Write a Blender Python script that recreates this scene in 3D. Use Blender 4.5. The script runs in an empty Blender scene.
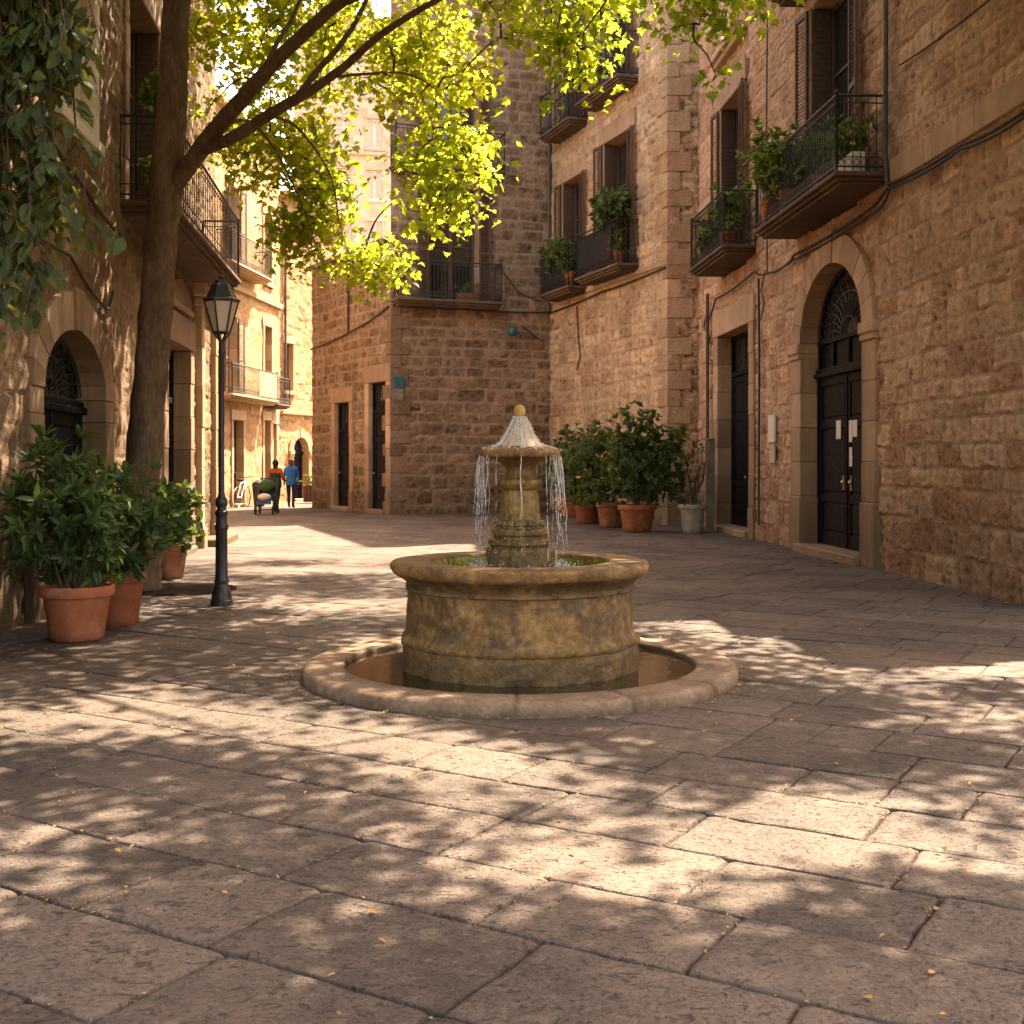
import bpy, bmesh, math, random
import numpy as np
from mathutils import Vector, Matrix, Quaternion

random.seed(7)
RNG = np.random.default_rng(7)
sc = bpy.context.scene
COL = sc.collection
PI = math.pi

# ------------------------------------------------------------------ noise
def _hash(ix, iy, seed):
    h = (ix.astype(np.int64) * 374761393 + iy.astype(np.int64) * 668265263 + seed * 974711) & 0x7fffffff
    h = ((h ^ (h >> 13)) * 1274126177) & 0x7fffffff
    return ((h ^ (h >> 16)) & 0xffff) / 65535.0

def vnoise(x, y, seed=0):
    ix = np.floor(x); iy = np.floor(y)
    fx = x - ix; fy = y - iy
    fx = fx * fx * fx * (fx * (fx * 6 - 15) + 10); fy = fy * fy * fy * (fy * (fy * 6 - 15) + 10)
    a = _hash(ix, iy, seed); b = _hash(ix + 1, iy, seed)
    c = _hash(ix, iy + 1, seed); d = _hash(ix + 1, iy + 1, seed)
    return (a * (1 - fx) + b * fx) * (1 - fy) + (c * (1 - fx) + d * fx) * fy

def fbm(x, y, seed=0, octv=4, gain=0.5):
    t = 0; a = 1; s = 0
    for o in range(octv):
        t = t + a * (vnoise(x * 2 ** o + 17.3 * o, y * 2 ** o - 9.1 * o, seed + o) - 0.5)
        s += a; a *= gain
    return t / s * 2

def smooth(a, b, x):
    t = np.clip((x - a) / (b - a), 0, 1)
    return t * t * (3 - 2 * t)

# ------------------------------------------------------------------ objects
BASE = {}
def thing(name, label, cat, loc=(0, 0, 0), group=None, kind=None):
    o = bpy.data.objects.new(name, None); COL.objects.link(o)
    o.location = loc; o.empty_display_size = 0.2
    tag(o, label, cat, group, kind)
    BASE[o] = np.array(loc, float)
    return o

def tag(o, label=None, cat=None, group=None, kind=None):
    if label: o['label'] = label
    if cat: o['category'] = cat
    if group: o['group'] = group
    if kind: o['kind'] = kind
    return o

def link(name, me, mat, parent=None, loc=None):
    o = bpy.data.objects.new(name, me); COL.objects.link(o)
    if mat is not None:
        for m in (mat if isinstance(mat, (list, tuple)) else [mat]):
            me.materials.append(m)
    if parent is not None:
        o.parent = parent
        BASE[o] = BASE[parent]
    else:
        BASE[o] = np.array(loc if loc is not None else (0, 0, 0), float)
        o.location = BASE[o]
    return o

def np_mesh(name, V, faces, col=None, smooth_=True, matidx=None):
    """faces: (M,3) or (M,4) int array"""
    me = bpy.data.meshes.new(name)
    V = np.asarray(V, np.float32); faces = np.asarray(faces, np.int32)
    n, k = faces.shape
    me.vertices.add(len(V)); me.vertices.foreach_set('co', V.ravel())
    me.loops.add(n * k); me.loops.foreach_set('vertex_index', faces.ravel())
    me.polygons.add(n)
    me.polygons.foreach_set('loop_start', np.arange(0, n * k, k, dtype=np.int32))
    me.polygons.foreach_set('loop_total', np.full(n, k, np.int32))
    me.polygons.foreach_set('use_smooth', np.full(n, smooth_, bool))
    if matidx is not None:
        me.polygons.foreach_set('material_index', np.asarray(matidx, np.int32))
    if col is not None:
        a = me.color_attributes.new('Col', 'FLOAT_COLOR', 'POINT')
        c = np.ones((len(V), 4), np.float32); c[:, :col.shape[1]] = col
        a.data.foreach_set('color', c.ravel())
    me.update(calc_edges=True); me.validate()
    return me

class F:
    """a wall frame: s along the wall, d outward, z up"""
    def __init__(s, P0, P1, toward=(0, 8)):
        s.P0 = np.array(P0, float); s.P1 = np.array(P1, float)
        v = s.P1 - s.P0; s.L = float(np.hypot(*v)); s.u = v / s.L
        n = np.array([s.u[1], -s.u[0]])
        if np.dot(n, np.array(toward) - s.P0) < 0: n = -n
        s.n = n
    def W(f, s, d, z):
        p = f.P0 + f.u * s + f.n * d
        return (p[0], p[1], z)
    def WV(f, P):
        P = np.asarray(P, float)
        xy = f.P0 + np.outer(P[:, 0], f.u) + np.outer(P[:, 1], f.n)
        return np.column_stack([xy, P[:, 2]])
WF = F((0, 0), (1, 0), (0, 1))     # world frame: s = x, d = y

class MB:
    def __init__(s): s.v = []; s.f = []; s.c = []
    def add(s, V, faces, c=None):
        b = len(s.v)
        s.v.extend([tuple(p) for p in V]); s.f.extend([tuple(i + b for i in f) for f in faces])
        if c is None: c = random.random()
        s.c.extend([c] * len(V))
    def box(s, f, s0, s1, d0, d1, z0, z1, c=0.0, col=None, jit=0.0):
        if s1 < s0: s0, s1 = s1, s0
        if d1 < d0: d0, d1 = d1, d0
        lo = np.array([s0, d0, z0]); hi = np.array([s1, d1, z1])
        c = min(c, 0.45 * float((hi - lo).min()))
        if c <= 0:
            P = [(x, y, z) for x in (s0, s1) for y in (d0, d1) for z in (z0, z1)]
            fc = [(0, 1, 3, 2), (4, 6, 7, 5), (0, 4, 5, 1), (2, 3, 7, 6), (0, 2, 6, 4), (1, 5, 7, 3)]
            s.add(f.WV(P), fc, col); return
        P = []; idx = {}
        for ix in (0, 1):
            for iy in (0, 1):
                for iz in (0, 1):
                    cor = np.array([(lo, hi)[ix][0], (lo, hi)[iy][1], (lo, hi)[iz][2]])
                    sg = np.array([1 - 2 * ix, 1 - 2 * iy, 1 - 2 * iz])
                    if jit: cor = cor + np.array([random.uniform(-jit, jit) for _ in range(3)])
                    for ax in range(3):
                        q = cor + sg * c; q[ax] = cor[ax]
                        idx[(ix, iy, iz, ax)] = len(P); P.append(q)
        fc = []
        for ax in range(3):
            o1, o2 = [a for a in range(3) if a != ax]
            for side in (0, 1):
                ring = []
                for a, b in ((0, 0), (1, 0), (1, 1), (0, 1)):
                    k = [0, 0, 0]; k[ax] = side; k[o1] = a; k[o2] = b
                    ring.append(idx[(k[0], k[1], k[2], ax)])
                fc.append(tuple(ring))
            for a in (0, 1):
                for b in (0, 1):
                    k = [0, 0, 0]; k[o1] = a; k[o2] = b; k[ax] = 0; k2 = list(k); k2[ax] = 1
                    fc.append((idx[(*k, o1)], idx[(*k2, o1)], idx[(*k2, o2)], idx[(*k, o2)]))
        for ix in (0, 1):
            for iy in (0, 1):
                for iz in (0, 1):
                    fc.append(tuple(idx[(ix, iy, iz, a)] for a in range(3)))
        s.add(f.WV(P), fc, col)
    def prism(s, f, poly, d0, d1, col=None):
        """poly: list of (s,z) in the wall plane, extruded d0..d1"""
        n = len(poly)
        P = [(a, d0, b) for a, b in poly] + [(a, d1, b) for a, b in poly]
        fc = [tuple(range(n))[::-1], tuple(range(n, 2 * n))] + [(i, (i + 1) % n, n + (i + 1) % n, n + i) for i in range(n)]
        s.add(f.WV(P), fc, col)
    def tube(s, pts, r, sides=6, caps=True, col=None):
        pts = [Vector(p) for p in pts]
        n = len(pts)
        if not hasattr(r, '__len__'): r = [r] * n
        V = []; up = None
        for i, p in enumerate(pts):
            t = (pts[min(i + 1, n - 1)] - pts[max(i - 1, 0)])
            if t.length < 1e-9: t = Vector((0, 0, 1))
            t.normalize()
            if up is None:
                a = Vector((0, 0, 1)) if abs(t.z) < 0.9 else Vector((1, 0, 0))
                up = (a - t * a.dot(t)).normalized()
            else:
                up = (up - t * up.dot(t))
                up = up.normalized() if up.length > 1e-6 else t.orthogonal().normalized()
            w = t.cross(up)
            for k in range(sides):
                a = 2 * PI * k / sides + PI / sides
                V.append(p + (up * math.cos(a) + w * math.sin(a)) * r[i])
        fc = []
        for i in range(n - 1):
            for k in range(sides):
                k2 = (k + 1) % sides
                fc.append((i * sides + k, i * sides + k2, (i + 1) * sides + k2, (i + 1) * sides + k))
        if caps:
            fc.append(tuple(range(sides))[::-1]); fc.append(tuple((n - 1) * sides + k for k in range(sides)))
        s.add(V, fc, col)
    def lathe(s, prof, c=(0, 0, 0), seg=32, col=None, rfun=None, cap=False):
        V = []; n = len(prof)
        for i, (r, z) in enumerate(prof):
            for k in range(seg):
                a = 2 * PI * k / seg
                rr = r if rfun is None else rfun(r, z, a)
                V.append((c[0] + rr * math.cos(a), c[1] + rr * math.sin(a), c[2] + z))
        fc = [(i * seg + k, i * seg + (k + 1) % seg, (i + 1) * seg + (k + 1) % seg, (i + 1) * seg + k)
              for i in range(n - 1) for k in range(seg)]
        if cap:
            fc.append(tuple(range(seg))[::-1]); fc.append(tuple((n - 1) * seg + k for k in range(seg)))
        s.add(V, fc, col)
    def ball(s, c, r, seg=10, sc_=(1, 1, 1), col=None):
        pr = []
        for i in range(seg // 2 + 1):
            a = -PI / 2 + PI * i / (seg // 2)
            pr.append((max(math.cos(a), 1e-3), math.sin(a)))
        V = []
        for rr, zz in pr:
            for k in range(seg):
                t = 2 * PI * k / seg
                V.append((c[0] + rr * math.cos(t) * r * sc_[0], c[1] + rr * math.sin(t) * r * sc_[1], c[2] + zz * r * sc_[2]))
        n = len(pr)
        fc = [(i * seg + k, i * seg + (k + 1) % seg, (i + 1) * seg + (k + 1) % seg, (i + 1) * seg + k)
              for i in range(n - 1) for k in range(seg)]
        s.add(V, fc, col)
    def build(s, name, mat, parent=None, angle=35, loc=None, recalc=True):
        me = bpy.data.meshes.new(name)
        b = BASE[parent] if parent is not None else np.array(loc if loc is not None else (0, 0, 0), float)
        V = [(p[0] - b[0], p[1] - b[1], p[2] - b[2]) for p in s.v]
        me.from_pydata(V, [], s.f)
        a = me.color_attributes.new('Col', 'FLOAT_COLOR', 'POINT')
        c = np.zeros((len(V), 4), np.float32); c[:, 0] = s.c; c[:, 2] = .5; c[:, 3] = 1
        a.data.foreach_set('color', c.ravel())
        if recalc:
            bm = bmesh.new(); bm.from_mesh(me); bmesh.ops.recalc_face_normals(bm, faces=bm.faces); bm.to_mesh(me); bm.free()
        me.polygons.foreach_set('use_smooth', np.ones(len(me.polygons), bool))
        me.set_sharp_from_angle(angle=math.radians(angle))
        me.update()
        return link(name, me, mat, parent, loc)

def copy_tree(o, parent=None):
    c = o.copy(); COL.objects.link(c)
    if parent is not None: c.parent = parent
    for ch in list(o.children): copy_tree(ch, c)
    return c

# ------------------------------------------------------------------ materials
class NT:
    def __init__(s, name):
        s.m = bpy.data.materials.new(name); s.m.use_nodes = True
        s.t = s.m.node_tree; s.t.nodes.clear()
        s.out = s.t.nodes.new('ShaderNodeOutputMaterial')
    def n(s, typ, **kw):
        nd = s.t.nodes.new(typ)
        for k, v in kw.items():
            if k.startswith('i_'):
                s.set(nd, k[2:], v)
            else: setattr(nd, k, v)
        return nd
    def set(s, nd, key, v):
        key = int(key) if key.isdigit() else key
        sock = nd.inputs[key]
        if isinstance(v, bpy.types.NodeSocket): s.t.links.new(v, sock)
        else: sock.default_value = v
    def noise(s, scale, detail=5, rough=.55, vec=None, dist=0, dim='3D'):
        nd = s.n('ShaderNodeTexNoise', noise_dimensions=dim)
        nd.inputs['Scale'].default_value = scale; nd.inputs['Detail'].default_value = detail
        nd.inputs['Roughness'].default_value = rough; nd.inputs['Distortion'].default_value = dist
        if vec is not None: s.t.links.new(vec, nd.inputs['Vector'])
        return nd.outputs['Fac']
    def vor(s, scale, vec=None, feature='F1', rnd=1.0, out='Distance'):
        nd = s.n('ShaderNodeTexVoronoi', feature=feature)
        nd.inputs['Scale'].default_value = scale; nd.inputs['Randomness'].default_value = rnd
        if vec is not None: s.t.links.new(vec, nd.inputs['Vector'])
        return nd.outputs[out]
    def math(s, op, a, b=0.0, clamp=False):
        nd = s.n('ShaderNodeMath', operation=op, use_clamp=clamp)
        s.set(nd, '0', a); s.set(nd, '1', b)
        return nd.outputs[0]
    def ramp(s, fac, stops, interp='LINEAR'):
        nd = s.n('ShaderNodeValToRGB'); nd.color_ramp.interpolation = interp
        e = nd.color_ramp.elements
        while len(e) < len(stops): e.new(0.5)
        for el, (p, c) in zip(e, stops):
            el.position = p
            el.color = (c, c, c, 1) if not hasattr(c, '__len__') else (*c, 1)
        s.set(nd, 'Fac', fac)
        return nd.outputs['Color']
    def mix(s, fac, a, b, mode='MIX'):
        nd = s.n('ShaderNodeMix', data_type='RGBA', blend_type=mode)
        for k, v in ((0, fac), (6, a), (7, b)):
            if isinstance(v, bpy.types.NodeSocket): s.t.links.new(v, nd.inputs[k])
            elif k == 0: nd.inputs[0].default_value = v
            else: nd.inputs[k].default_value = (*v, 1) if len(v) == 3 else v
        return nd.outputs[2]
    def obj(s): return s.n('ShaderNodeTexCoord').outputs['Object']
    def geo(s): return s.n('ShaderNodeNewGeometry').outputs['Position']
    def sep(s, v):
        nd = s.n('ShaderNodeSeparateXYZ'); s.t.links.new(v, nd.inputs[0]); return nd.outputs
    def mapv(s, v, scale=(1, 1, 1), rot=(0, 0, 0)):
        nd = s.n('ShaderNodeMapping'); nd.inputs['Scale'].default_value = scale; nd.inputs['Rotation'].default_value = rot
        s.t.links.new(v, nd.inputs['Vector']); return nd.outputs[0]
    def col(s):
        a = s.n('ShaderNodeAttribute', attribute_name='Col')
        nd = s.n('ShaderNodeSeparateColor'); s.t.links.new(a.outputs['Color'], nd.inputs[0])
        return nd.outputs
    def bump(s, h, strength=.5, dist=.01, normal=None):
        nd = s.n('ShaderNodeBump'); nd.inputs['Strength'].default_value = strength; nd.inputs['Distance'].default_value = dist
        s.set(nd, 'Height', h)
        if normal is not None: s.t.links.new(normal, nd.inputs['Normal'])
        return nd.outputs[0]
    def pbsdf(s, color, rough=.8, bump=None, spec=.5, metal=0, **kw):
        p = s.n('ShaderNodeBsdfPrincipled')
        s.set(p, 'Base Color', color if isinstance(color, bpy.types.NodeSocket) else (*color, 1))
        s.set(p, 'Roughness', rough); s.set(p, 'Metallic', metal); s.set(p, 'Specular IOR Level', spec)
        if bump is not None: s.t.links.new(bump, p.inputs['Normal'])
        for k, v in kw.items(): s.set(p, k.replace('_', ' '), v)
        return p.outputs[0]
    def done(s, sh):
        s.t.links.new(sh, s.out.inputs['Surface']); return s.m

def lin(r, g, b):
    f = lambda c: (c / 255 / 12.92) if c / 255 <= .04045 else ((c / 255 + .055) / 1.055) ** 2.4
    return (f(r), f(g), f(b))

def mul(c, k): return tuple(x * k for x in c)

def stone_wall_mat(name, dark, mid, light, mortar, stain=.5, basedark=.5):
    t = NT(name); o = t.geo(); c = t.col()
    n1 = t.noise(2.2, 5, .6, o); n2 = t.noise(14, 6, .65, o); n3 = t.noise(.45, 4, .6, o)
    fac = t.math('ADD', t.math('MULTIPLY', c[0], .31), t.math('ADD', .10, t.math('ADD', t.math('MULTIPLY', n1, .3), t.math('MULTIPLY', n2, .46))))
    base = t.ramp(fac, [(.36, dark), (.60, mid), (.86, light)])
    # a few warm and grey stones
    hue = t.ramp(c[0], [(0, (1.08, .98, .90)), (.35, (1, 1, 1)), (.7, (.97, .98, 1.0)), (1, (1.05, 1.0, .94))])
    base = t.mix(1.0, base, hue, 'MULTIPLY')
    mcol = t.mix(t.ramp(n2, [(.3, 0), (.7, 1)]), mul(mortar, .82), mul(mortar, 1.08))
    base = t.mix(t.math('MULTIPLY', c[1], .80), base, mcol)
    base = t.mix(1.0, base, t.ramp(c[2], [(.08, .44), (.38, .90), (.52, 1.0), (.88, 1.24)]), 'MULTIPLY')  # crevice shade and grime painted in from the wall relief
    # weather stains
    st = t.ramp(n3, [(.40, 1.0), (.58, 1 - .42 * stain), (.75, 1 - .62 * stain)])
    base = t.mix(1.0, base, st, 'MULTIPLY')
    stv = t.mapv(o, (3.2, 3.2, .22)); drip = t.ramp(t.noise(1.0, 4, .6, stv), [(.42, 1), (.66, 1 - .45 * stain)])
    base = t.mix(1.0, base, drip, 'MULTIPLY')
    z = t.sep(o)[2]
    zz = t.math('ADD', z, t.math('MULTIPLY', n1, -1.2))
    g = t.ramp(t.math('DIVIDE', zz, 3.0), [(0, 1 - basedark), (.28, 1 - basedark * .35), (.7, 1)])
    base = t.mix(1.0, base, g, 'MULTIPLY')
    pits = t.ramp(t.vor(26, o), [(.0, 0), (.22, 1)])
    h = t.math('ADD', t.math('MULTIPLY', t.noise(22, 7, .7, o), 1.2), t.math('MULTIPLY', pits, .25))
    h = t.math('ADD', h, t.math('MULTIPLY', t.noise(7, 4, .6, o), 1.0))
    b = t.bump(h, 1.0, .05)
    return t.done(t.pbsdf(base, t.ramp(n2, [(.3, .95), (.8, .75)]), b, .25))

def dressed_mat(name, mid, light, stain=.5, basedark=.4):
    t = NT(name); o = t.geo(); c = t.col()
    n1 = t.noise(3, 5, .6, o); n2 = t.noise(25, 5, .65, o)
    fac = t.math('ADD', t.math('MULTIPLY', c[0], .45), t.math('ADD', t.math('MULTIPLY', n1, .4), t.math('MULTIPLY', n2, .25)))
    base = t.ramp(fac, [(.25, mul(mid, .75)), (.55, mid), (.85, light)])
    st = t.ramp(t.noise(.9, 4, .65, o), [(.40, 1.0), (.7, 1 - .55 * stain)])
    base = t.mix(1.0, base, st, 'MULTIPLY')
    drip = t.ramp(t.noise(1.0, 4, .6, t.mapv(o, (5, 5, .3))), [(.45, 1), (.7, 1 - .5 * stain)])
    base = t.mix(1.0, base, drip, 'MULTIPLY')
    z = t.sep(o)[2]
    g = t.ramp(t.math('DIVIDE', t.math('ADD', z, t.math('MULTIPLY', n1, -1.0)), 3.0), [(0, 1 - basedark), (.3, 1 - basedark * .3), (.7, 1)])
    base = t.mix(1.0, base, g, 'MULTIPLY')
    b = t.bump(t.math('ADD', t.noise(40, 6, .7, o), t.math('MULTIPLY', t.noise(9, 4, .6, o), 1.0)), .55, .015)
    return t.done(t.pbsdf(base, .85, b, .25))

def simple_mat(name, color, rough=.6, spec=.4, var=.25, scale=12, bump=.2, metal=0, bdist=.004):
    t = NT(name); o = t.obj(); n = t.noise(scale, 5, .6, o)
    base = t.mix(t.ramp(n, [(.3, 0), (.7, 1)]), mul(color, 1 - var), mul(color, 1 + var * .6))
    b = t.bump(t.noise(scale * 4, 4, .6, o), bump, bdist)
    return t.done(t.pbsdf(base, t.ramp(n, [(.3, min(1, rough + .1)), (.7, max(.05, rough - .1))]), b, spec, metal))

def leaf_mat(name, ca, cb, tr, trans=.5, rough=.45, tr0=None):
    t = NT(name); c = t.col()
    base = t.mix(c[0], ca, cb)
    trc = t.mix(c[0], tr0 or mul(tr, .62), tr)
    p = t.pbsdf(base, rough, None, .35)
    tl = t.n('ShaderNodeBsdfTranslucent'); t.t.links.new(trc, tl.inputs['Color'])
    mx = t.n('ShaderNodeMixShader'); mx.inputs[0].default_value = trans
    t.t.links.new(p, mx.inputs[1]); t.t.links.new(tl.outputs[0], mx.inputs[2])
    return t.done(mx.outputs[0])

M = {}
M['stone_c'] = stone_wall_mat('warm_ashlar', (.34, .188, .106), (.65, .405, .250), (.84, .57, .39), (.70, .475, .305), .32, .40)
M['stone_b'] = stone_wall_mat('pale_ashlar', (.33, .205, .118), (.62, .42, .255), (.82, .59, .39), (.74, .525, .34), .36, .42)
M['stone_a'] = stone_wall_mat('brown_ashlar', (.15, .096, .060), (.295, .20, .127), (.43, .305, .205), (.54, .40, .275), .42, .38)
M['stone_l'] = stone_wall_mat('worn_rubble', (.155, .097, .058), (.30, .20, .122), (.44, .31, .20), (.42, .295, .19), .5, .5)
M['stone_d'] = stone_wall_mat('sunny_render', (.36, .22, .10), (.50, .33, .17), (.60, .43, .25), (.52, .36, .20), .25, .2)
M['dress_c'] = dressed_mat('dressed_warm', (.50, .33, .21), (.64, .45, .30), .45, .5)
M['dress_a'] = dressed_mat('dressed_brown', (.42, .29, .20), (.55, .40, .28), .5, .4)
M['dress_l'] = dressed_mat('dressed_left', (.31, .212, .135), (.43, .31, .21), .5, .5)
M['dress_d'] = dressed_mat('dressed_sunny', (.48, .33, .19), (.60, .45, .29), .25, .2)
M['plaster'] = dressed_mat('pale_plaster', (.70, .56, .42), (.82, .70, .56), .25, .1)
M['slab_u'] = dressed_mat('balcony_stone', (.14, .095, .065), (.22, .158, .11), .6, 0)
M['door'] = simple_mat('dark_door_paint', (.006, .0065, .0105), .6, .12, .5, 20, .25)
M['wood_brown'] = simple_mat('shutter_wood', (.105, .058, .038), .6, .35, .3, 18, .3)
M['iron'] = simple_mat('wrought_iron', (.018, .017, .018), .5, .5, .4, 30, .3)
M['lampiron'] = simple_mat('lamp_iron', (.022, .022, .025), .42, .5, .4, 25, .3)
M['white'] = simple_mat('white_paint', (.74, .70, .62), .6, .3, .12, 12, .15)
M['paper'] = simple_mat('paper', (.70, .66, .58), .8, .2, .1, 12, .05)
M['zinc'] = simple_mat('pipe_metal', (.085, .07, .06), .55, .4, .35, 10, .2)
M['cable'] = simple_mat('cable_rubber', (.05, .035, .027), .7, .3, .3, 10, .1)
M['blue'] = simple_mat('blue_enamel', (.03, .11, .15), .4, .5, .3, 14, .1)
M['brass'] = simple_mat('brass', (.55, .42, .22), .35, .5, .2, 20, .1, .9)
M['soil'] = simple_mat('soil', (.018, .012, .008), .95, .1, .5, 40, .8)
M['bark_twig'] = simple_mat('twig_bark', (.085, .058, .038), .85, .2, .35, 14, .5)
M['roofing'] = simple_mat('roof_tile', (.30, .16, .10), .85, .2, .3, 8, .4)
M['rust'] = simple_mat('grey_wood', (.24, .19, .15), .85, .2, .4, 10, .5)

def mk_glass():
    t = NT('dark_glass'); o = t.geo()
    b = t.bump(t.noise(1.6, 2, .5, o), .12, .02)
    return t.done(t.pbsdf(t.mix(t.noise(2.5, 3, .5, o), (.012, .014, .012), (.035, .035, .028)), .06, b, .8))
M['glass'] = mk_glass()
def mk_curtain():
    t = NT('curtained_glass'); o = t.geo()
    return t.done(t.pbsdf(t.mix(t.noise(3, 3, .5, t.mapv(o, (6, 6, .6))), (.42, .38, .31), (.62, .57, .48)), .2, None, .5))
M['curtain'] = mk_curtain()
def mk_lampglass():
    t = NT('frosted_glass'); o = t.obj()
    p = t.pbsdf(t.mix(t.noise(4, 3, .5, o), (.74, .66, .54), (.90, .82, .68)), .3, None, .5)
    tl = t.n('ShaderNodeBsdfTranslucent'); tl.inputs['Color'].default_value = (.8, .7, .55, 1)
    mx = t.n('ShaderNodeMixShader'); mx.inputs[0].default_value = .45
    t.t.links.new(p, mx.inputs[1]); t.t.links.new(tl.outputs[0], mx.inputs[2])
    return t.done(mx.outputs[0])
M['lampglass'] = mk_lampglass()

def mk_terracotta(name, c, lm=.56):
    t = NT(name); o = t.obj(); n = t.noise(6, 5, .6, o); n2 = t.noise(40, 4, .6, o)
    base = t.mix(t.ramp(n, [(.3, 0), (.7, 1)]), mul(c, .72), mul(c, 1.15))
    lime = t.ramp(t.noise(4.5, 6, .7, o), [(lm, 0), (lm + .17, .55)])
    base = t.mix(lime, base, (.50, .36, .27))
    z = t.sep(o)[2]
    base = t.mix(1.0, base, t.ramp(t.math('ADD', z, t.math('MULTIPLY', n, .1)), [(0.03, .55), (.14, 1)]), 'MULTIPLY')
    b = t.bump(n2, .25, .004)
    return t.done(t.pbsdf(base, .78, b, .3))
M['terracotta'] = mk_terracotta('terracotta', (.36, .125, .058))
M['terracotta_old'] = mk_terracotta('limed_terracotta', (.33, .13, .07), .50)
M['terracotta_dark'] = mk_terracotta('dark_terracotta', (.27, .085, .04), .60)
M['whitepot'] = mk_terracotta('grey_pot', (.40, .35, .29))

def mk_bark():
    t = NT('plane_bark'); o = t.geo()
    v = t.mapv(o, (1, 1, .45))
    n1 = t.noise(9, 6, .65, v); p = t.noise(3.2, 3, .5, v); n3 = t.noise(34, 6, .7, t.mapv(o, (1, 1, .25)))
    base = t.ramp(t.math('ADD', t.math('MULTIPLY', n1, .55), t.math('MULTIPLY', n3, .5)), [(.34, (.06, .038, .024)), (.52, (.14, .092, .06)), (.70, (.225, .16, .11))])
    patch = t.ramp(p, [(.54, 0), (.60, .5)], 'LINEAR')
    base = t.mix(patch, base, (.16, .12, .08))
    h = t.math('ADD', t.math('MULTIPLY', n3, 1.0), t.math('MULTIPLY', n1, .8))
    return t.done(t.pbsdf(base, .85, t.bump(h, .9, .03), .25))
M['bark'] = mk_bark()

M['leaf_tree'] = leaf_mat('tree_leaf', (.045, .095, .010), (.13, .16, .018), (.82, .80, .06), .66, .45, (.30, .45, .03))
M['leaf_high'] = leaf_mat('high_leaf', (.035, .065, .014), (.085, .11, .028), (.26, .27, .07), .30, .5)  # unseen crowns: duller and less translucent, so their shade is deeper and less green
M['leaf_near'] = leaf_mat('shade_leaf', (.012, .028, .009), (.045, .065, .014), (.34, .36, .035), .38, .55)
M['leaf_bush'] = leaf_mat('laurel_leaf', (.018, .052, .018), (.085, .14, .042), (.20, .30, .04), .32, .45)
M['leaf_pot'] = leaf_mat('shrub_leaf', (.035, .08, .025), (.14, .18, .055), (.24, .32, .05), .34, .55)
M['leaf_balc'] = leaf_mat('balcony_leaf', (.045, .10, .018), (.14, .20, .04), (.34, .42, .05), .38, .5)
M['leaf_dry'] = leaf_mat('dry_leaf', (.30, .17, .035), (.52, .33, .08), (.5, .35, .06), .25, .6)
M['flower'] = leaf_mat('petal', (.55, .12, .05), (.75, .42, .10), (.6, .25, .05), .25, .5)

def mk_paving():
    t = NT('stone_paving'); o = t.geo(); c = t.col()
    n1 = t.noise(1.6, 5, .6, o); n2 = t.noise(9, 6, .68, o); n3 = t.noise(60, 5, .7, o)
    fac = t.math('ADD', t.math('MULTIPLY', c[0], .20), t.math('ADD', t.math('MULTIPLY', n1, .38), t.math('MULTIPLY', n2, .48)))
    base = t.ramp(fac, [(.30, (.032, .0228, .0175)), (.50, (.086, .0632, .0487)), (.74, (.167, .126, .098))])
    sp = t.ramp(n3, [(.30, .42), (.5, 1), (.70, 1.45)])
    base = t.mix(1.0, base, sp, 'MULTIPLY')
    # chisel marks: short broken dashes and small pits
    pv = t.mapv(o, (15, 23, 4), (0, 0, .45))
    pn = t.noise(1.0, 3, .55, pv, .9)
    pitm = t.math('MULTIPLY', t.ramp(pn, [(.315, 1), (.385, 0)]), t.ramp(t.noise(3.1, 3, .5, o), [(.34, .45), (.55, 1)]))
    base = t.mix(t.math('MULTIPLY', pitm, .78), base, (.045, .031, .026))
    ridge = t.ramp(pn, [(.60, 0), (.70, .5)])
    base = t.mix(ridge, base, (.22, .174, .145))
    pv2 = t.mapv(o, (44, 62, 8), (0, 0, -.3))
    pit2 = t.ramp(t.noise(1.0, 2, .5, pv2, .6), [(.30, 1), (.39, 0)])
    base = t.mix(t.math('MULTIPLY', pit2, .6), base, (.06, .042, .034))
    # edge dirt
    base = t.mix(t.math('MULTIPLY', c[1], .8), base, (.055, .038, .028))
    stn = t.ramp(t.noise(.55, 4, .65, o), [(.38, 1.06), (.66, .74)])
    base = t.mix(1.0, base, stn, 'MULTIPLY')
    cw = t.ramp(t.noise(1.1, 3, .6, o), [(.5, 0), (.7, .35)])
    base = t.mix(cw, base, t.mix(1.0, base, (.8, .84, .88), 'MULTIPLY'))
    wear = t.ramp(t.vor(.9, o, 'SMOOTH_F1'), [(.2, .35), (.5, 0)])
    base = t.mix(wear, base, (.19, .142, .107))
    h = t.math('SUBTRACT', t.math('ADD', t.math('MULTIPLY', n2, .9), t.math('MULTIPLY', n3, .45)), t.math('MULTIPLY', pitm, .8))
    h = t.math('SUBTRACT', h, t.math('MULTIPLY', pit2, .5))
    rough = t.ramp(n2, [(.3, .78), (.7, .50)])
    return t.done(t.pbsdf(base, rough, t.bump(h, 1.0, .03), .4))
M['paving'] = mk_paving()

def mk_ground():
    t = NT('joint_earth'); o = t.geo()
    n = t.noise(8, 5, .6, o); n2 = t.noise(2, 3, .5, o)
    base = t.mix(t.ramp(n, [(.35, 0), (.65, 1)]), (.03, .02, .013), (.075, .05, .03))
    base = t.mix(t.ramp(t.noise(14, 4, .6, o), [(.50, 0), (.62, .8)]), base, (.20, .135, .035))
    return t.done(t.pbsdf(base, .95, t.bump(t.noise(50, 5, .7, o), .8, .01), .2))
M['ground'] = mk_ground()

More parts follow.
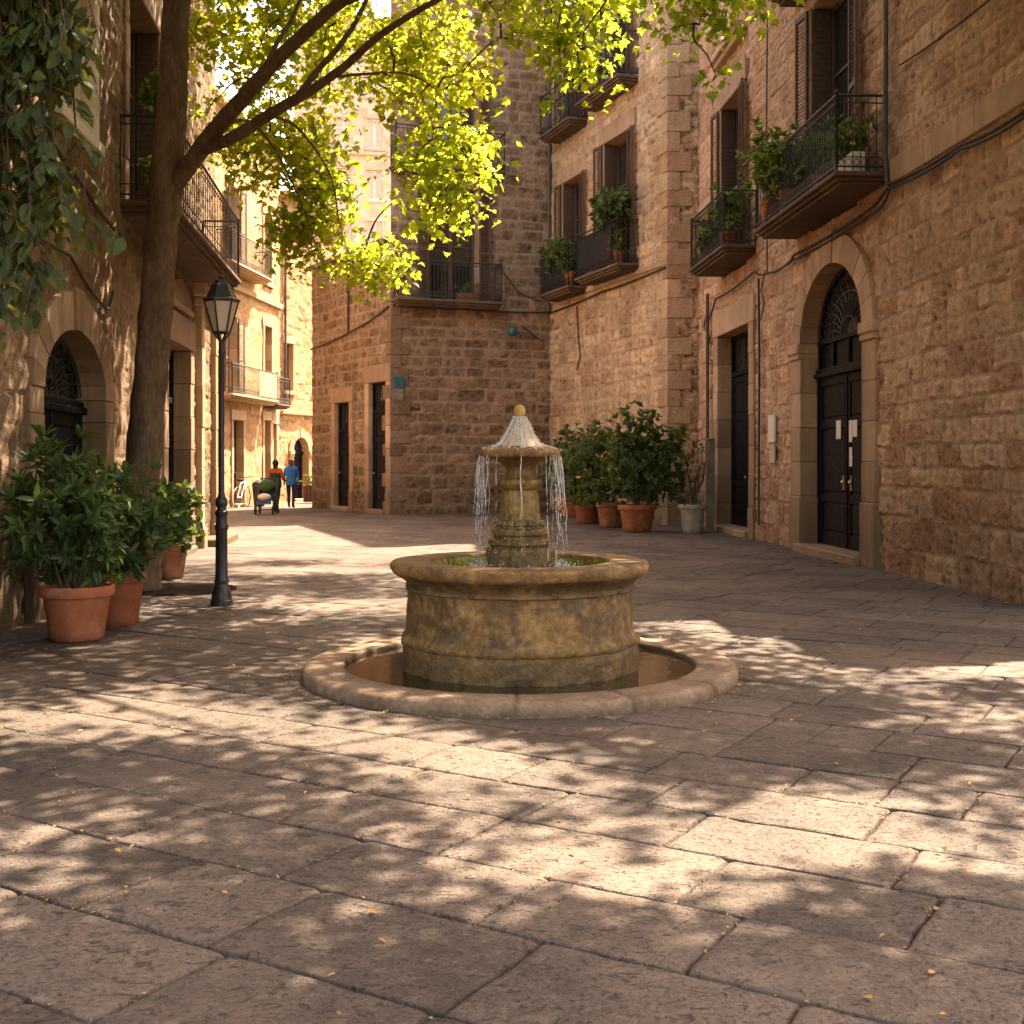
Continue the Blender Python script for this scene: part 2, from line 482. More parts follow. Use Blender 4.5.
def mk_fountain(name, wet=0.0, moss=.5, cols=None, dr=.72):
    t = NT(name); o = t.geo(); c = t.col()
    n1 = t.noise(4, 6, .62, o); n2 = t.noise(22, 6, .68, o); n3 = t.noise(1.7, 4, .6, o)
    base = t.ramp(t.math('ADD', t.math('MULTIPLY', n1, .55), t.math('MULTIPLY', n2, .5)),
                  cols or [(.31, (.042, .022, .007)), (.50, (.178, .098, .030)), (.73, (.43, .27, .10))])
    drip = t.ramp(t.noise(1.0, 5, .65, t.mapv(o, (6, 6, 1.6))), [(.52, 0), (.70, 1)])
    base = t.mix(t.math('MULTIPLY', drip, dr), base, (.055, .034, .018))
    ms = t.ramp(n3, [(.50, 0), (.66, .8)])
    base = t.mix(t.math('MULTIPLY', ms, .55 * moss), base, (.17, .125, .02))
    # dark marks: c[1] carries the wet zones, grooves, joints and bowl underside
    base = t.mix(t.math('MULTIPLY', c[1], t.ramp(n2, [(.35, .92), (.65, .62)])), base, (.052, .033, .013))
    base = t.mix(1.0, base, (1 - .35 * wet,) * 3, 'MULTIPLY')
    h = t.math('ADD', n2, t.math('MULTIPLY', t.noise(9, 5, .6, o), 1.3))
    r = t.math('SUBTRACT', .85 - .45 * wet, t.math('MULTIPLY', c[1], .3), True)
    return t.done(t.pbsdf(base, r, t.bump(h, .8, .018), .45))
M['fount'] = mk_fountain('fountain_stone', 0, .5)
M['fount_wet'] = mk_fountain('fountain_wet_stone', .5, 1.0, [(.30, (.030, .018, .006)), (.47, (.15, .085, .018)), (.68, (.42, .27, .065))])
M['cone'] = mk_fountain('pale_cone_stone', .3, .1, [(.30, (.26, .18, .09)), (.50, (.50, .38, .24)), (.70, (.70, .58, .43))], .2)
M['kerb'] = mk_fountain('kerb_stone', 0, .12, [(.32, (.085, .055, .034)), (.50, (.19, .128, .08)), (.70, (.32, .23, .15))], 0.0)
M['moss'] = simple_mat('wet_moss', (.20, .19, .015), .6, .4, .75, 22, .9, 0, .012)

def mk_pool(name, ca, cb, bs, bst=.35):
    t = NT(name); o = t.geo()
    n = t.noise(6, 5, .6, o)
    base = t.mix(t.ramp(n, [(.35, 0), (.65, 1)]), ca, cb)
    b = t.bump(t.math('ADD', t.noise(bs, 2, .5, o, .4), t.math('MULTIPLY', t.noise(bs * 3, 2, .5, o), .35)), bst, .02)
    return t.done(t.pbsdf(base, .07, b, .55))
M['pool'] = mk_pool('mossy_water', (.03, .034, .004), (.22, .20, .014), 26)
M['puddle'] = mk_pool('shallow_water', (.014, .009, .003), (.045, .028, .009), 7, .07)

def mk_water():
    t = NT('falling_water')
    p = t.pbsdf((.98, .99, 1.0), .04, None, .5, IOR=1.33, Transmission_Weight=1.0)
    d = t.pbsdf((.90, .90, .88), .25, None, .5)
    mx = t.n('ShaderNodeMixShader'); mx.inputs[0].default_value = .62
    t.t.links.new(p, mx.inputs[1]); t.t.links.new(d, mx.inputs[2])
    return t.done(mx.outputs[0])
M['water'] = mk_water()
# ------------------------------------------------------------------ stone walls as relief meshes
def stone_wall(name, f, s0, s1, z0, z1, mat, parent, rs=.04, rz=.025, hh=(.24, .36), ll=(.32, .85), relief=.03,
               rough=.022, cuts=(), seed=1, plinth=0.0, mortar_w=.022, top=None, recess=.42):
    rng = np.random.default_rng(seed)
    ns = int((s1 - s0) / rs) + 1; nz = int((z1 - z0) / rz) + 1
    S, Z = np.meshgrid(np.linspace(s0, s1, ns), np.linspace(z0, z1, nz))
    wz = .035 * fbm(S * .8, Z * .8, seed + 5, 3) + .022 * fbm(S * 4, Z * 4, seed + 6, 2)
    ws = .055 * fbm(S * 3 + 50, Z * 3, seed + 9, 3)
    Zw = Z + wz; Sw = S + ws
    # courses
    cz = [z0 - .5]
    while cz[-1] < z1 + .6:
        h = rng.uniform(.36, .5) if cz[-1] < plinth else rng.uniform(*hh)
        cz.append(cz[-1] + h)
    cz = np.array(cz)
    ci = np.clip(np.searchsorted(cz, Zw) - 1, 0, len(cz) - 2)
    dz = np.minimum(Zw - cz[ci], cz[ci + 1] - Zw)
    ds = np.zeros_like(S); r1 = np.zeros_like(S); r2 = np.zeros_like(S); r3 = np.zeros_like(S); r4 = np.zeros_like(S)
    cs = np.zeros_like(S); czm = (cz[ci] + cz[ci + 1]) / 2
    for k in range(len(cz) - 1):
        m = ci == k
        if not m.any(): continue
        e = [s0 - 1 - rng.uniform(0, .6)]
        while e[-1] < s1 + 1.2:
            e.append(e[-1] + rng.uniform(*ll) * (1.25 if cz[k] < plinth else 1))
        e = np.array(e)
        j = np.clip(np.searchsorted(e, Sw[m]) - 1, 0, len(e) - 2)
        ds[m] = np.minimum(Sw[m] - e[j], e[j + 1] - Sw[m])
        ra = rng.random((len(e), 4))
        r1[m] = ra[j, 0]; r2[m] = ra[j, 1]; r3[m] = ra[j, 2]; r4[m] = ra[j, 3]
        cs[m] = (e[j] + e[j + 1]) / 2
    d = 1 / np.sqrt(1 / np.maximum(ds, 1e-4) ** 2 + 1 / np.maximum(dz, 1e-4) ** 2)   # rounded corners
    d = d + .010 * fbm(S * 12, Z * 12, seed + 30, 2) + .006 * fbm(S * 5 + 3, Z * 5, seed + 31, 2)
    face = smooth(mortar_w * .45, mortar_w * 1.7, d)
    tilt = (S - cs) * (r3 - .5) * .07 + (Z - czm) * (r4 - .5) * .12
    rockn = fbm(S * 3.5 + r1 * 40, Z * 4.5 + r2 * 40, seed + 2, 4, .55)
    ridg = np.abs(fbm(S * 7 + r1 * 20, Z * 8 + r3 * 20, seed + 70, 3))
    pit = smooth(.12, .55, fbm(S * 5.5 + r1 * 31, Z * 9 + r3 * 17, seed + 71, 3)) * (.35 + r4)
    H = face * (relief * (.25 + .75 * r2) + tilt * .8 + rough * (rockn * 1.7 - ridg * .7 + .5 * fbm(S * 16, Z * 19, seed + 72, 2)) - .5 * rough * pit) - relief * recess
    H = H + .012 * fbm(S * .5, Z * .5, seed + 77, 3)
    mort = 1 - smooth(mortar_w * .5, mortar_w * 1.55, d)
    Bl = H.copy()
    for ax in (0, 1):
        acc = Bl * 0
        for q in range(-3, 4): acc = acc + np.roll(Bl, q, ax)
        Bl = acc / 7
    cav = np.clip(.5 + (H - Bl) * 30 * (1 - .75 * mort), 0, 1)  # shade and grime put into the colour: hollows darker, ridges lighter
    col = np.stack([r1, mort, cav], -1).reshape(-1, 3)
    P = np.stack([S.ravel(), H.ravel(), Z.ravel()], -1)
    V = f.WV(P) - BASE[parent]
    idx = np.arange(ns * nz).reshape(nz, ns)
    q = np.stack([idx[:-1, :-1], idx[:-1, 1:], idx[1:, 1:], idx[1:, :-1]], -1).reshape(-1, 4)
    sm = ((S[:-1, :-1] + S[1:, 1:]) / 2).ravel(); zm = ((Z[:-1, :-1] + Z[1:, 1:]) / 2).ravel()
    keep = np.ones(len(q), bool)
    for c in cuts:
        if len(c) == 4:
            keep &= ~((sm > c[0]) & (sm < c[1]) & (zm > c[2]) & (zm < c[3]))
        else:            # arched: s0,s1,z0,spring,rise
            a0, a1, b0, sp, ri = c
            mid = (a0 + a1) / 2; hw = (a1 - a0) / 2
            keep &= ~((np.abs(sm - mid) < hw) & (zm > b0) & (zm < sp))
            keep &= ~((((sm - mid) / hw) ** 2 + (np.maximum(zm - sp, 0) / ri) ** 2 < 1) & (zm >= sp))
    if top is not None: keep &= zm < top(sm)
    me = np_mesh(name, V, q[keep], col)
    return link(name, me, mat, parent)

def blocks(mb, f, s0, s1, d0, d1, z0, z1, hb=.55, c=.012):
    n = max(1, round((z1 - z0) / hb)); z = z0
    for i in range(n):
        h = (z1 - z0) / n
        mb.box(f, s0 + random.uniform(-.006, .006), s1 + random.uniform(-.006, .006), d0, d1 + random.uniform(-.006, .006), z + .002, z + h - .002, c)
        z += h

def rect_surround(f, s0, s1, z0, z1, mat, parent, w=.24, rec=.34, proud=.04, lintel=.42, sill=True, name='window_surround'):
    mb = MB()
    blocks(mb, f, s0 - w, s0, -rec - .12, proud, z0, z1)
    blocks(mb, f, s1, s1 + w, -rec - .12, proud, z0, z1)
    mb.box(f, s0 - w - .08, s1 + w + .08, -rec - .12, proud + .012, z1, z1 + lintel, .014)
    if sill: mb.box(f, s0 - w - .05, s1 + w + .05, -rec - .12, proud + .05, z0 - .14, z0, .012)
    mb.box(f, s0 - w, s1 + w, -rec - .9, -rec - .2, z0 - .1, z1 + lintel - .1, 0, .1)
    return mb.build(name, mat, parent)

def shutter(f, s0, s1, z0, z1, d, win, ang=0.0, hinge=0, mat='wood_brown'):
    """louvred leaf lying flat against the wall at distance d (ang swings it about the hinge side)"""
    w = s1 - s0; h = z1 - z0
    hs = s0 if hinge == 0 else s1; sg = 1 if hinge == 0 else -1
    a = f.P0 + f.u * hs + f.n * d
    dirv = f.u * sg * math.cos(ang) + f.n * math.sin(ang)
    g = F(a, a + dirv * w, a + f.n * 5 if abs(math.cos(ang)) > .1 else (0, 0))
    mb = MB(); th = .045; st = .055
    for x in (0, w - st): mb.box(g, x, x + st, 0, th, z0, z1, .004, .5)
    for z in (z0, z0 + h * .42, z1 - .09): mb.box(g, st, w - st, .002, th - .002, z, z + .09, .004, .5)
    z = z0 + .1
    while z < z1 - .1:
        if not (z0 + h * .42 - .03 < z < z0 + h * .42 + .1):
            P = [(st, .004, z + .035), (w - st, .004, z + .035), (w - st, .012, z + .045), (st, .012, z + .045),
                 (st, th - .004, z), (w - st, th - .004, z), (w - st, th + .002, z + .01), (st, th + .002, z + .01)]
            mb.add(g.WV(P), [(0, 1, 2, 3), (4, 7, 6, 5), (3, 2, 6, 7), (0, 4, 5, 1), (0, 3, 7, 4), (1, 5, 6, 2)], random.uniform(.3, .7))
        z += .062
    return mb.build('shutter', M[mat], win)

def window(f, s0, s1, z0, z1, rec, parent, mat_s, frame='wood_brown', glass='glass', shut=None, w=.24, lintel=.42,
           rows=3, sill=True, reveal=False, leafs=2):
    rect_surround(f, s0, s1, z0, z1, mat_s, parent, w, rec, .04, lintel, sill)
    mb = MB(); d = -rec; t = .075
    mb.box(f, s0, s0 + t, d - .05, d + .03, z0, z1, .006, .5); mb.box(f, s1 - t, s1, d - .05, d + .03, z0, z1, .006, .5)
    mb.box(f, s0 + t, s1 - t, d - .05, d + .028, z1 - t, z1, .006, .5); mb.box(f, s0 + t, s1 - t, d - .05, d + .028, z0, z0 + .12, .006, .5)
    mid = (s0 + s1) / 2
    if leafs == 2: mb.box(f, mid - .06, mid + .06, d - .04, d + .04, z0 + .12, z1 - t, .008, .5)
    for k in range(1, rows):
        zz = z0 + (z1 - z0) * k / rows
        mb.box(f, s0 + t, s1 - t, d - .03, d + .02, zz - .022, zz + .022, .004, .5)
    win = mb.build('window', M[frame], parent)
    p = MB(); p.box(f, s0 + t * .5, s1 - t * .5, d - .03, d - .015, z0 + .05, z1 - .03, 0, .5)
    p.build('pane', M[glass], win)
    if shut:
        ws, ang = shut
        shutter(f, s0 - ws - .02, s0 - .02, z0 + .03, z1 - .02, .06, win, ang, 1)
        shutter(f, s1 + .02, s1 + ws + .02, z0 + .03, z1 - .02, .06, win, ang, 0)
    if reveal:
        for sx in ((s0 + .004, s0 + .05), (s1 - .05, s1 - .004)):
            q = MB(); q.box(f, sx[0], sx[1], -rec + .05, .02, z0 + .02, z1 - .02, .004, .5)
            nz = int((z1 - z0) / .09)
            for k in range(2, nz - 2):
                zz = z0 + k * .09
                q.box(f, sx[0] - (.008 if sx[0] > mid else -.03), sx[1] + (.008 if sx[0] < mid else -.03), -rec + .1, -.03, zz, zz + .05, .004, random.uniform(.3, .7))
            q.build('shutter', M['wood_brown'], win)
    return win

def balcony(f, s0, s1, proj, z, parent, mat, rail=1.05, th=.15, curls=True, gap=.105, screen=None, brackets=False):
    mb = MB()
    mb.box(f, s0, s1, -.1, proj, z - th * .45, z, .012, .6)
    mb.box(f, s0 + .05, s1 - .05, -.1, proj - .06, z - th * .8, z - th * .45, .012, .5)
    mb.box(f, s0 + .1, s1 - .1, -.1, proj - .12, z - th * 1.15, z - th * .8, .012, .4)
    if brackets:
        for sb in np.linspace(s0 + .35, s1 - .35, 2 if s1 - s0 < 2.6 else 3):
            mb.prism(F(f.W(sb - .06, 0, 0)[:2], f.W(sb - .06, 1, 0)[:2], f.W(sb + 5, 0, 0)[:2]),
                     [(-.1, z - th * 1.15), (proj * .72, z - th * 1.15), (proj * .45, z - th * 1.6), (.05, z - th * 3.0), (-.1, z - th * 3.0)], 0, .12, .4)
    bal = mb.build('balcony', mat, parent)
    r = MB(); e = .05
    a0, a1, dd = s0 + e, s1 - e, proj - e
    path = [(a0, 0), (a0, dd), (a1, dd), (a1, 0)]
    for (p, q) in zip(path[:-1], path[1:]):
        L = math.hypot(q[0] - p[0], q[1] - p[1])
        A = f.W(p[0], p[1], 0); B = f.W(q[0], q[1], 0)
        for zz, rr in ((z + rail, .020), (z + rail - .10, .010), (z + .07, .014), (z + .2, .008)):
            r.tube([(A[0], A[1], zz), (B[0], B[1], zz)], rr, 6)
        n = max(2, int(L / gap))
        for k in range(n + 1):
            t = k / n
            X = A[0] + (B[0] - A[0]) * t; Y = A[1] + (B[1] - A[1]) * t
            r.tube([(X, Y, z - .01), (X, Y, z + rail)], .018 if k in (0, n) else .0085, 5 if k in (0, n) else 4)
            if curls and k < n:
                t2 = (k + .5) / n
                cx = A[0] + (B[0] - A[0]) * t2; cy = A[1] + (B[1] - A[1]) * t2
                ux, uy = (B[0] - A[0]) / L, (B[1] - A[1]) / L
                for zc, rad in ((z + .135, .04),):
                    ring = [(cx + ux * rad * math.cos(a), cy + uy * rad * math.cos(a), zc + rad * math.sin(a)) for a in np.linspace(0, 2 * PI, 9)]
                    r.tube(ring, .006, 4, False)
    for p in path[1:3]:
        w = f.W(p[0], p[1], 0); r.ball((w[0], w[1], z + rail + .045), .034, 8)
    r.build('railing', M['iron'], bal)
    return bal

def panel_leaf(mb, f, s0, s1, z0, z1, d, rows=(.28, .72)):
    st = .11
    mb.box(f, s0, s1, d - .05, d, z0, z1, 0, .4)
    for a, b in ((s0, s0 + st), (s1 - st, s1)): mb.box(f, a, b, d, d + .03, z0, z1, .006, .5)
    h = z1 - z0; zs = [z0] + [z0 + h * r for r in rows] + [z1]
    for z in [z0] + [z0 + h * r - .07 for r in rows] + [z1 - .14]:
        mb.box(f, s0 + st, s1 - st, d, d + .028, z, z + (.2 if z == z0 else .14), .006, .5)
    for i in range(len(zs) - 1):
        za = zs[i] + (.24 if i == 0 else .11); zb = zs[i + 1] - (.11 if i < len(zs) - 2 else .18)
        mb.box(f, s0 + st + .05, s1 - st - .05, d - .01, d + .02, za, zb, .018, .45)

def ellipse_pts(mid, hw, sp, ri, n=20):
    return [(mid + hw * math.cos(a), sp + ri * math.sin(a)) for a in np.linspace(0, PI, n)]

def arch_door(f, s0, s1, zt, sp, ri, rec, parent, mat_s, w=.5, band=.45, leaf_top=2.9, papers=False, impost=True):
    """an arched portal: opening s0..s1, threshold zt, springing sp, rise ri"""
    mid = (s0 + s1) / 2; hw = (s1 - s0) / 2
    mb = MB()
    for (a, b) in ((s0 - w, s0), (s1, s1 + w)):
        mb.box(f, a - .025, b + (.0 if a < mid else .025), -rec - .1, .07, -.05, .92, .018, .3)
        blocks(mb, f, a, b, -rec - .1, .04, .92, sp - .26, .62)
        if not impost:
            blocks(mb, f, a, b, -rec - .1, .04, sp - .26, sp, .4); continue
        mb.box(f, a - .03, b, -rec - .1, .07, sp - .26, sp - .17, .012, .5) if a < mid else mb.box(f, a, b + .03, -rec - .1, .07, sp - .26, sp - .17, .012, .5)
        mb.box(f, a - (.06 if a < mid else 0), b + (0 if a < mid else .06), -rec - .1, .10, sp - .17, sp - .0, .02, .6)
    nv = 13; A = np.linspace(0, PI, nv + 1)
    for i in range(nv):
        aa = np.linspace(A[i] + .004, A[i + 1] - .004, 4)
        inn = [(mid + hw * math.cos(a), sp + .002 + ri * math.sin(a)) for a in aa]
        outb = band * (1.12 if i == nv // 2 else 1)
        out = [(mid + (hw + outb) * math.cos(a), sp + .002 + (ri + outb) * math.sin(a)) for a in aa[::-1]]
        mb.prism(f, inn + out, -rec - .1, .045 + random.uniform(-.006, .006) + (.02 if i == nv // 2 else 0), random.random())
    mb.box(f, s0 - w, s1 + w, -rec - .9, -rec - .25, -.1, sp + ri + .2, 0, .1)
    mb.build('door_surround', mat_s, parent, 20)
    st = MB(); st.box(f, s0 - .04, s1 + .04, -rec - .2, .16, -.05, zt, .02); st.build('door_step', mat_s, parent)
    d = -rec; t = .09
    mb = MB()
    mb.box(f, s0, s0 + t, d - .06, d + .05, zt, leaf_top, .008); mb.box(f, s1 - t, s1, d - .06, d + .05, zt, leaf_top, .008)
    panel_leaf(mb, f, s0 + t, mid - .004, zt + .01, leaf_top, d)
    panel_leaf(mb, f, mid + .004, s1 - t, zt + .01, leaf_top, d)
    mb.box(f, mid - .035, mid + .035, d, d + .055, zt + .01, leaf_top, .01)
    door = mb.build('door', M['door'], parent)
    for sx in (mid - .17, mid + .17):
        hb = MB(); q = f.W(sx, d + .05, zt + 1.05); hb.ball(q, .035, 8); hb.box(f, sx - .03, sx + .03, d + .028, d + .04, zt + .92, zt + 1.16, .004)
        hb.build('handle', M['brass'], door)
    if papers:
        for (sx, zz, ww, h2) in ((mid + .42, 2.02, .22, .30), (mid - .15, 1.98, .14, .34), (mid - .34, 2.02, .2, .26), (mid - .16, 1.58, .13, .3)):
            q = MB(); q.box(f, sx - ww / 2, sx + ww / 2, d + .031, d + .036, zz - h2 / 2, zz + h2 / 2, 0)
            q.build('notice', M['paper'], door)
    tb = MB()
    tb.box(f, s0, s1, d - .06, d + .11, leaf_top, leaf_top + .08, .012)
    tb.box(f, s0, s1, d - .06, d + .07, leaf_top + .08, leaf_top + .15, .012)
    base = leaf_top + .15
    hz = sp - base
    if hz > .15:
        tb.box(f, s0, s1, d - .05, d - .02, base, sp, 0, .4)
        for k in range(5):
            sx = s0 + (s1 - s0) * k / 4
            tb.box(f, max(s0, sx - .05), min(s1, sx + .05), d - .02, d + .03, base, sp, .006)
        tb.box(f, s0, s1, d - .05, d + .045, sp - .05, sp + .03, .008)
    transom = tb.build('transom', M['door'], parent)
    fl = MB(); poly = ellipse_pts(mid, hw - .005, sp + .0, ri - .005, 24)
    fl.prism(f, poly, d - .06, d - .03, .4)
    fan = fl.build('fanlight', M['glass'], parent)
    g = MB()
    def P(x, z): return f.W(x, d + .01, z)
    for rr in (1.0, .62, .25):
        g.tube([P(mid + hw * .985 * rr * math.cos(a), sp + .03 + (ri - .04) * rr * math.sin(a)) for a in np.linspace(0, PI, 25)], .034 if rr == 1 else .014, 6)
    for k in range(13):
        a = PI * (k + .5) / 13
        pts = []
        for q in np.linspace(.25, .98, 8):
            aa = a + .10 * math.sin((q - .25) * 8)
            pts.append(P(mid + hw * q * math.cos(aa), sp + .03 + (ri - .04) * q * math.sin(aa)))
        g.tube(pts, .011, 5)
        for q, sg in ((.5, 1), (.8, -1)):
            cx = mid + hw * q * math.cos(a); cz = sp + .03 + ri * q * math.sin(a)
            g.tube([P(cx + sg * .055 * (1 - th / 9) * math.cos(th), cz + .055 * (1 - th / 9) * math.sin(th)) for th in np.linspace(0, 7, 14)], .009, 4)
    g.build('grille', M['iron'], fan)
    return door

def rect_door(f, s0, s1, zt, z1, rec, parent, mat_s, w=.3, lintel=.5, double=False, glassy=True):
    mb = MB()
    for (a, b) in ((s0 - w, s0), (s1, s1 + w)):
        mb.box(f, a - .02, b, -rec - .1, .055, -.05, .6, .015) if a < s0 else mb.box(f, a, b + .02, -rec - .1, .055, -.05, .6, .015)
        blocks(mb, f, a, b, -rec - .1, .035, .6, z1, .6)
    mb.box(f, s0 - w - .04, s1 + w + .04, -rec - .1, .05, z1, z1 + lintel, .016)
    mb.box(f, s0 - w, s1 + w, -rec - .9, -rec - .25, -.1, z1 + lintel - .1, 0, .1)
    mb.build('door_surround', mat_s, parent, 20)
    st = MB(); st.box(f, s0 - .05, s1 + .05, -rec - .2, .14, -.05, zt, .02); st.build('door_step', mat_s, parent)
    d = -rec; t = .08; lt = z1 - (.9 if glassy else 0)
    mb = MB(); mid = (s0 + s1) / 2
    mb.box(f, s0, s0 + t, d - .06, d + .05, zt, z1, .008); mb.box(f, s1 - t, s1, d - .06, d + .05, zt, z1, .008)
    if double:
        panel_leaf(mb, f, s0 + t, mid - .004, zt + .01, lt, d); panel_leaf(mb, f, mid + .004, s1 - t, zt + .01, lt, d)
    else: panel_leaf(mb, f, s0 + t, s1 - t, zt + .01, lt, d)
    if glassy:
        mb.box(f, s0 + t, s1 - t, d - .06, d + .07, lt, lt + .1, .01)
        mb.box(f, s0 + t, s1 - t, d - .05, d + .03, z1 - .09, z1, .008)
        n = 5
        for k in range(1, n): 
            sx = s0 + t + (s1 - s0 - 2 * t) * k / n
            mb.box(f, sx - .012, sx + .012, d, d + .02, lt + .1, z1 - .09, .003)
    door = mb.build('door', M['door'], parent)
    if glassy:
        q = MB(); q.box(f, s0 + t * .5, s1 - t * .5, d - .04, d - .02, lt + .05, z1 - .04, 0); q.build('fanlight', M['glass'], door)
    hb = MB(); sx = s1 - t - .06 if not double else mid + .06
    hb.ball(f.W(sx, d + .06, zt + 1.05), .032, 8); hb.build('handle', M['brass'], door)
    return door

def cable(pts, r, parent, name='cable', sag=0.0, mat='cable'):
    mb = MB(); out = []
    for i in range(len(pts) - 1):
        a = np.array(pts[i], float); b = np.array(pts[i + 1], float)
        n = 8
        for k in range(n):
            t = k / n; p = a + (b - a) * t; p[2] -= sag * 4 * t * (1 - t); out.append(p)
    out.append(np.array(pts[-1], float)); mb.tube(out, r, 6)
    return mb.build(name, M[mat], parent)

def quoins(f1, s1, f2, s2, z0, z1, mat, parent, sg1=1, sg2=1, h=.42, proud=.02):
    """alternating corner blocks where wall f1 (at s1) meets wall f2 (at s2); sg = the way each wall runs from the corner"""
    mb = MB(); z = z0; k = 0
    c = f1.P0 + f1.u * s1
    n1, n2 = f1.n, f2.n
    while z < z1:
        hh = min(h * random.uniform(.85, 1.15), z1 - z)
        la, lb = (random.uniform(.5, .6), random.uniform(.26, .32)) if k % 2 else (random.uniform(.26, .32), random.uniform(.5, .6))
        pr = proud + random.uniform(-.008, .012)
        # outline in plan
        det = n1[0] * n2[1] - n1[1] * n2[0]
        # intersection of the two offset planes
        o = c + np.array([(pr * n2[1] - pr * n1[1]) / det, (pr * n1[0] - pr * n2[0]) / det])
        oi = c - np.array([(.25 * n2[1] - .25 * n1[1]) / det, (.25 * n1[0] - .25 * n2[0]) / det])
        A = c + f1.u * sg1 * la + n1 * pr; Ai = c + f1.u * sg1 * la - n1 * .25
        B = c + f2.u * sg2 * lb + n2 * pr; Bi = c + f2.u * sg2 * lb - n2 * .25
        ring = [o, A, Ai, oi, Bi, B]
        g = .006
        V = [(p[0], p[1], z + g) for p in ring] + [(p[0], p[1], z + hh - g) for p in ring]
        n = 6
        fc = [(0, 1, 2, 3), (0, 3, 4, 5), (6, 9, 8, 7), (6, 11, 10, 9)] + [(i, (i + 1) % n, n + (i + 1) % n, n + i) for i in range(n)]
        mb.add(V, fc); z += hh; k += 1
    o = mb.build('quoin', mat, parent, 20)
    md = o.modifiers.new('soft', 'BEVEL'); md.width = .014; md.segments = 1; md.limit_method = 'ANGLE'
    return o

def core(poly, z0, z1, parent, mat, roofmat=None, name='roof'):
    """the mass of the building behind its facades, with its roof slab"""
    n = len(poly); mb = MB()
    V = [(p[0], p[1], z0) for p in poly] + [(p[0], p[1], z1) for p in poly]
    mb.add(V, [tuple(range(n)), tuple(range(n, 2 * n))] + [(i, (i + 1) % n, n + (i + 1) % n, n + i) for i in range(n)], .4)
    return mb.build(name, mat, parent)

# ------------------------------------------------------------------ leaves
def leaf_template(kind):
    if kind == 'maple':
        h = [(.0, .0), (.22, .03), (.50, .20), (.36, .36), (.44, .68), (.2, .60)]
        pts = h + [(0, 1.0)] + [(-x, y) for x, y in h[::-1][:-1]]
        ctr = (0, .42)
    elif kind == 'oval':
        h = [(.0, .0), (.17, .14), (.27, .38), (.24, .62), (.12, .86)]
        pts = h + [(0, 1.0)] + [(-x, y) for x, y in h[::-1][:-1]]
        ctr = (0, .45)
    else:   # lance
        h = [(.0, .0), (.11, .2), (.16, .45), (.11, .75)]
        pts = h + [(0, 1.0)] + [(-x, y) for x, y in h[::-1][:-1]]
        ctr = (0, .45)
    P = np.array([(*ctr, 0)] + [(x, y, 0) for x, y in pts], float)
    P[:, 2] = .28 * np.abs(P[:, 0]) - .16 * P[:, 1] ** 2
    n = len(pts)
    T = np.array([(0, 1 + i, 1 + (i + 1) % n) for i in range(n)])
    return P, T

def leaf_mesh(name, pos, dirs, ups, size, kind, colv, mat, parent=None, base=None):
    P, T = leaf_template(kind)
    N = len(pos); k = len(P)
    y = dirs / np.linalg.norm(dirs, axis=1, keepdims=True)
    x = np.cross(y, ups); x /= np.maximum(np.linalg.norm(x, axis=1, keepdims=True), 1e-6)
    z = np.cross(x, y)
    V = (P[None, :, 0, None] * x[:, None, :] + P[None, :, 1, None] * y[:, None, :] + P[None, :, 2, None] * z[:, None, :]) * size[:, None, None] + pos[:, None, :]
    V = V.reshape(-1, 3)
    Fc = (T[None] + (np.arange(N) * k)[:, None, None]).reshape(-1, 3)
    c = np.repeat(colv, k)[:, None] * np.ones((1, 3))
    b = BASE[parent] if parent is not None else (np.zeros(3) if base is None else np.array(base))
    me = np_mesh(name, V - b, Fc, c, False)
    return link(name, me, mat, parent, None if parent is not None else b)

def rand_dirs(n, rng, down=0.0):
    v = rng.normal(size=(n, 3)); v /= np.linalg.norm(v, axis=1, keepdims=True)
    v[:, 2] -= down
    return v / np.linalg.norm(v, axis=1, keepdims=True)

def cluster_leaves(centres, radii, per, rng, down=.5, flat=.7):
    pos = []; 
    for c, r in zip(centres, radii):
        n = max(3, int(per * rng.uniform(.6, 1.3)))
        v = rng.normal(size=(n, 3)); v = v / np.linalg.norm(v, axis=1, keepdims=True) * rng.random((n, 1)) ** .5
        v[:, 2] *= flat
        pos.append(c + v * r)
    pos = np.concatenate(pos)
    return pos
# ================================================================== THE PLACE
# ------------------------------------------------------------------ ground
def make_ground():
    V = [(-150, -60, -.03), (150, -60, -.03), (150, 300, -.03), (-150, 300, -.03)]
    me = np_mesh('ground', V, [(0, 1, 2, 3)])
    tag(link('ground', me, M['ground']), kind='structure')
make_ground()

FC = np.array([.055, 8.55])          # the middle of the fountain

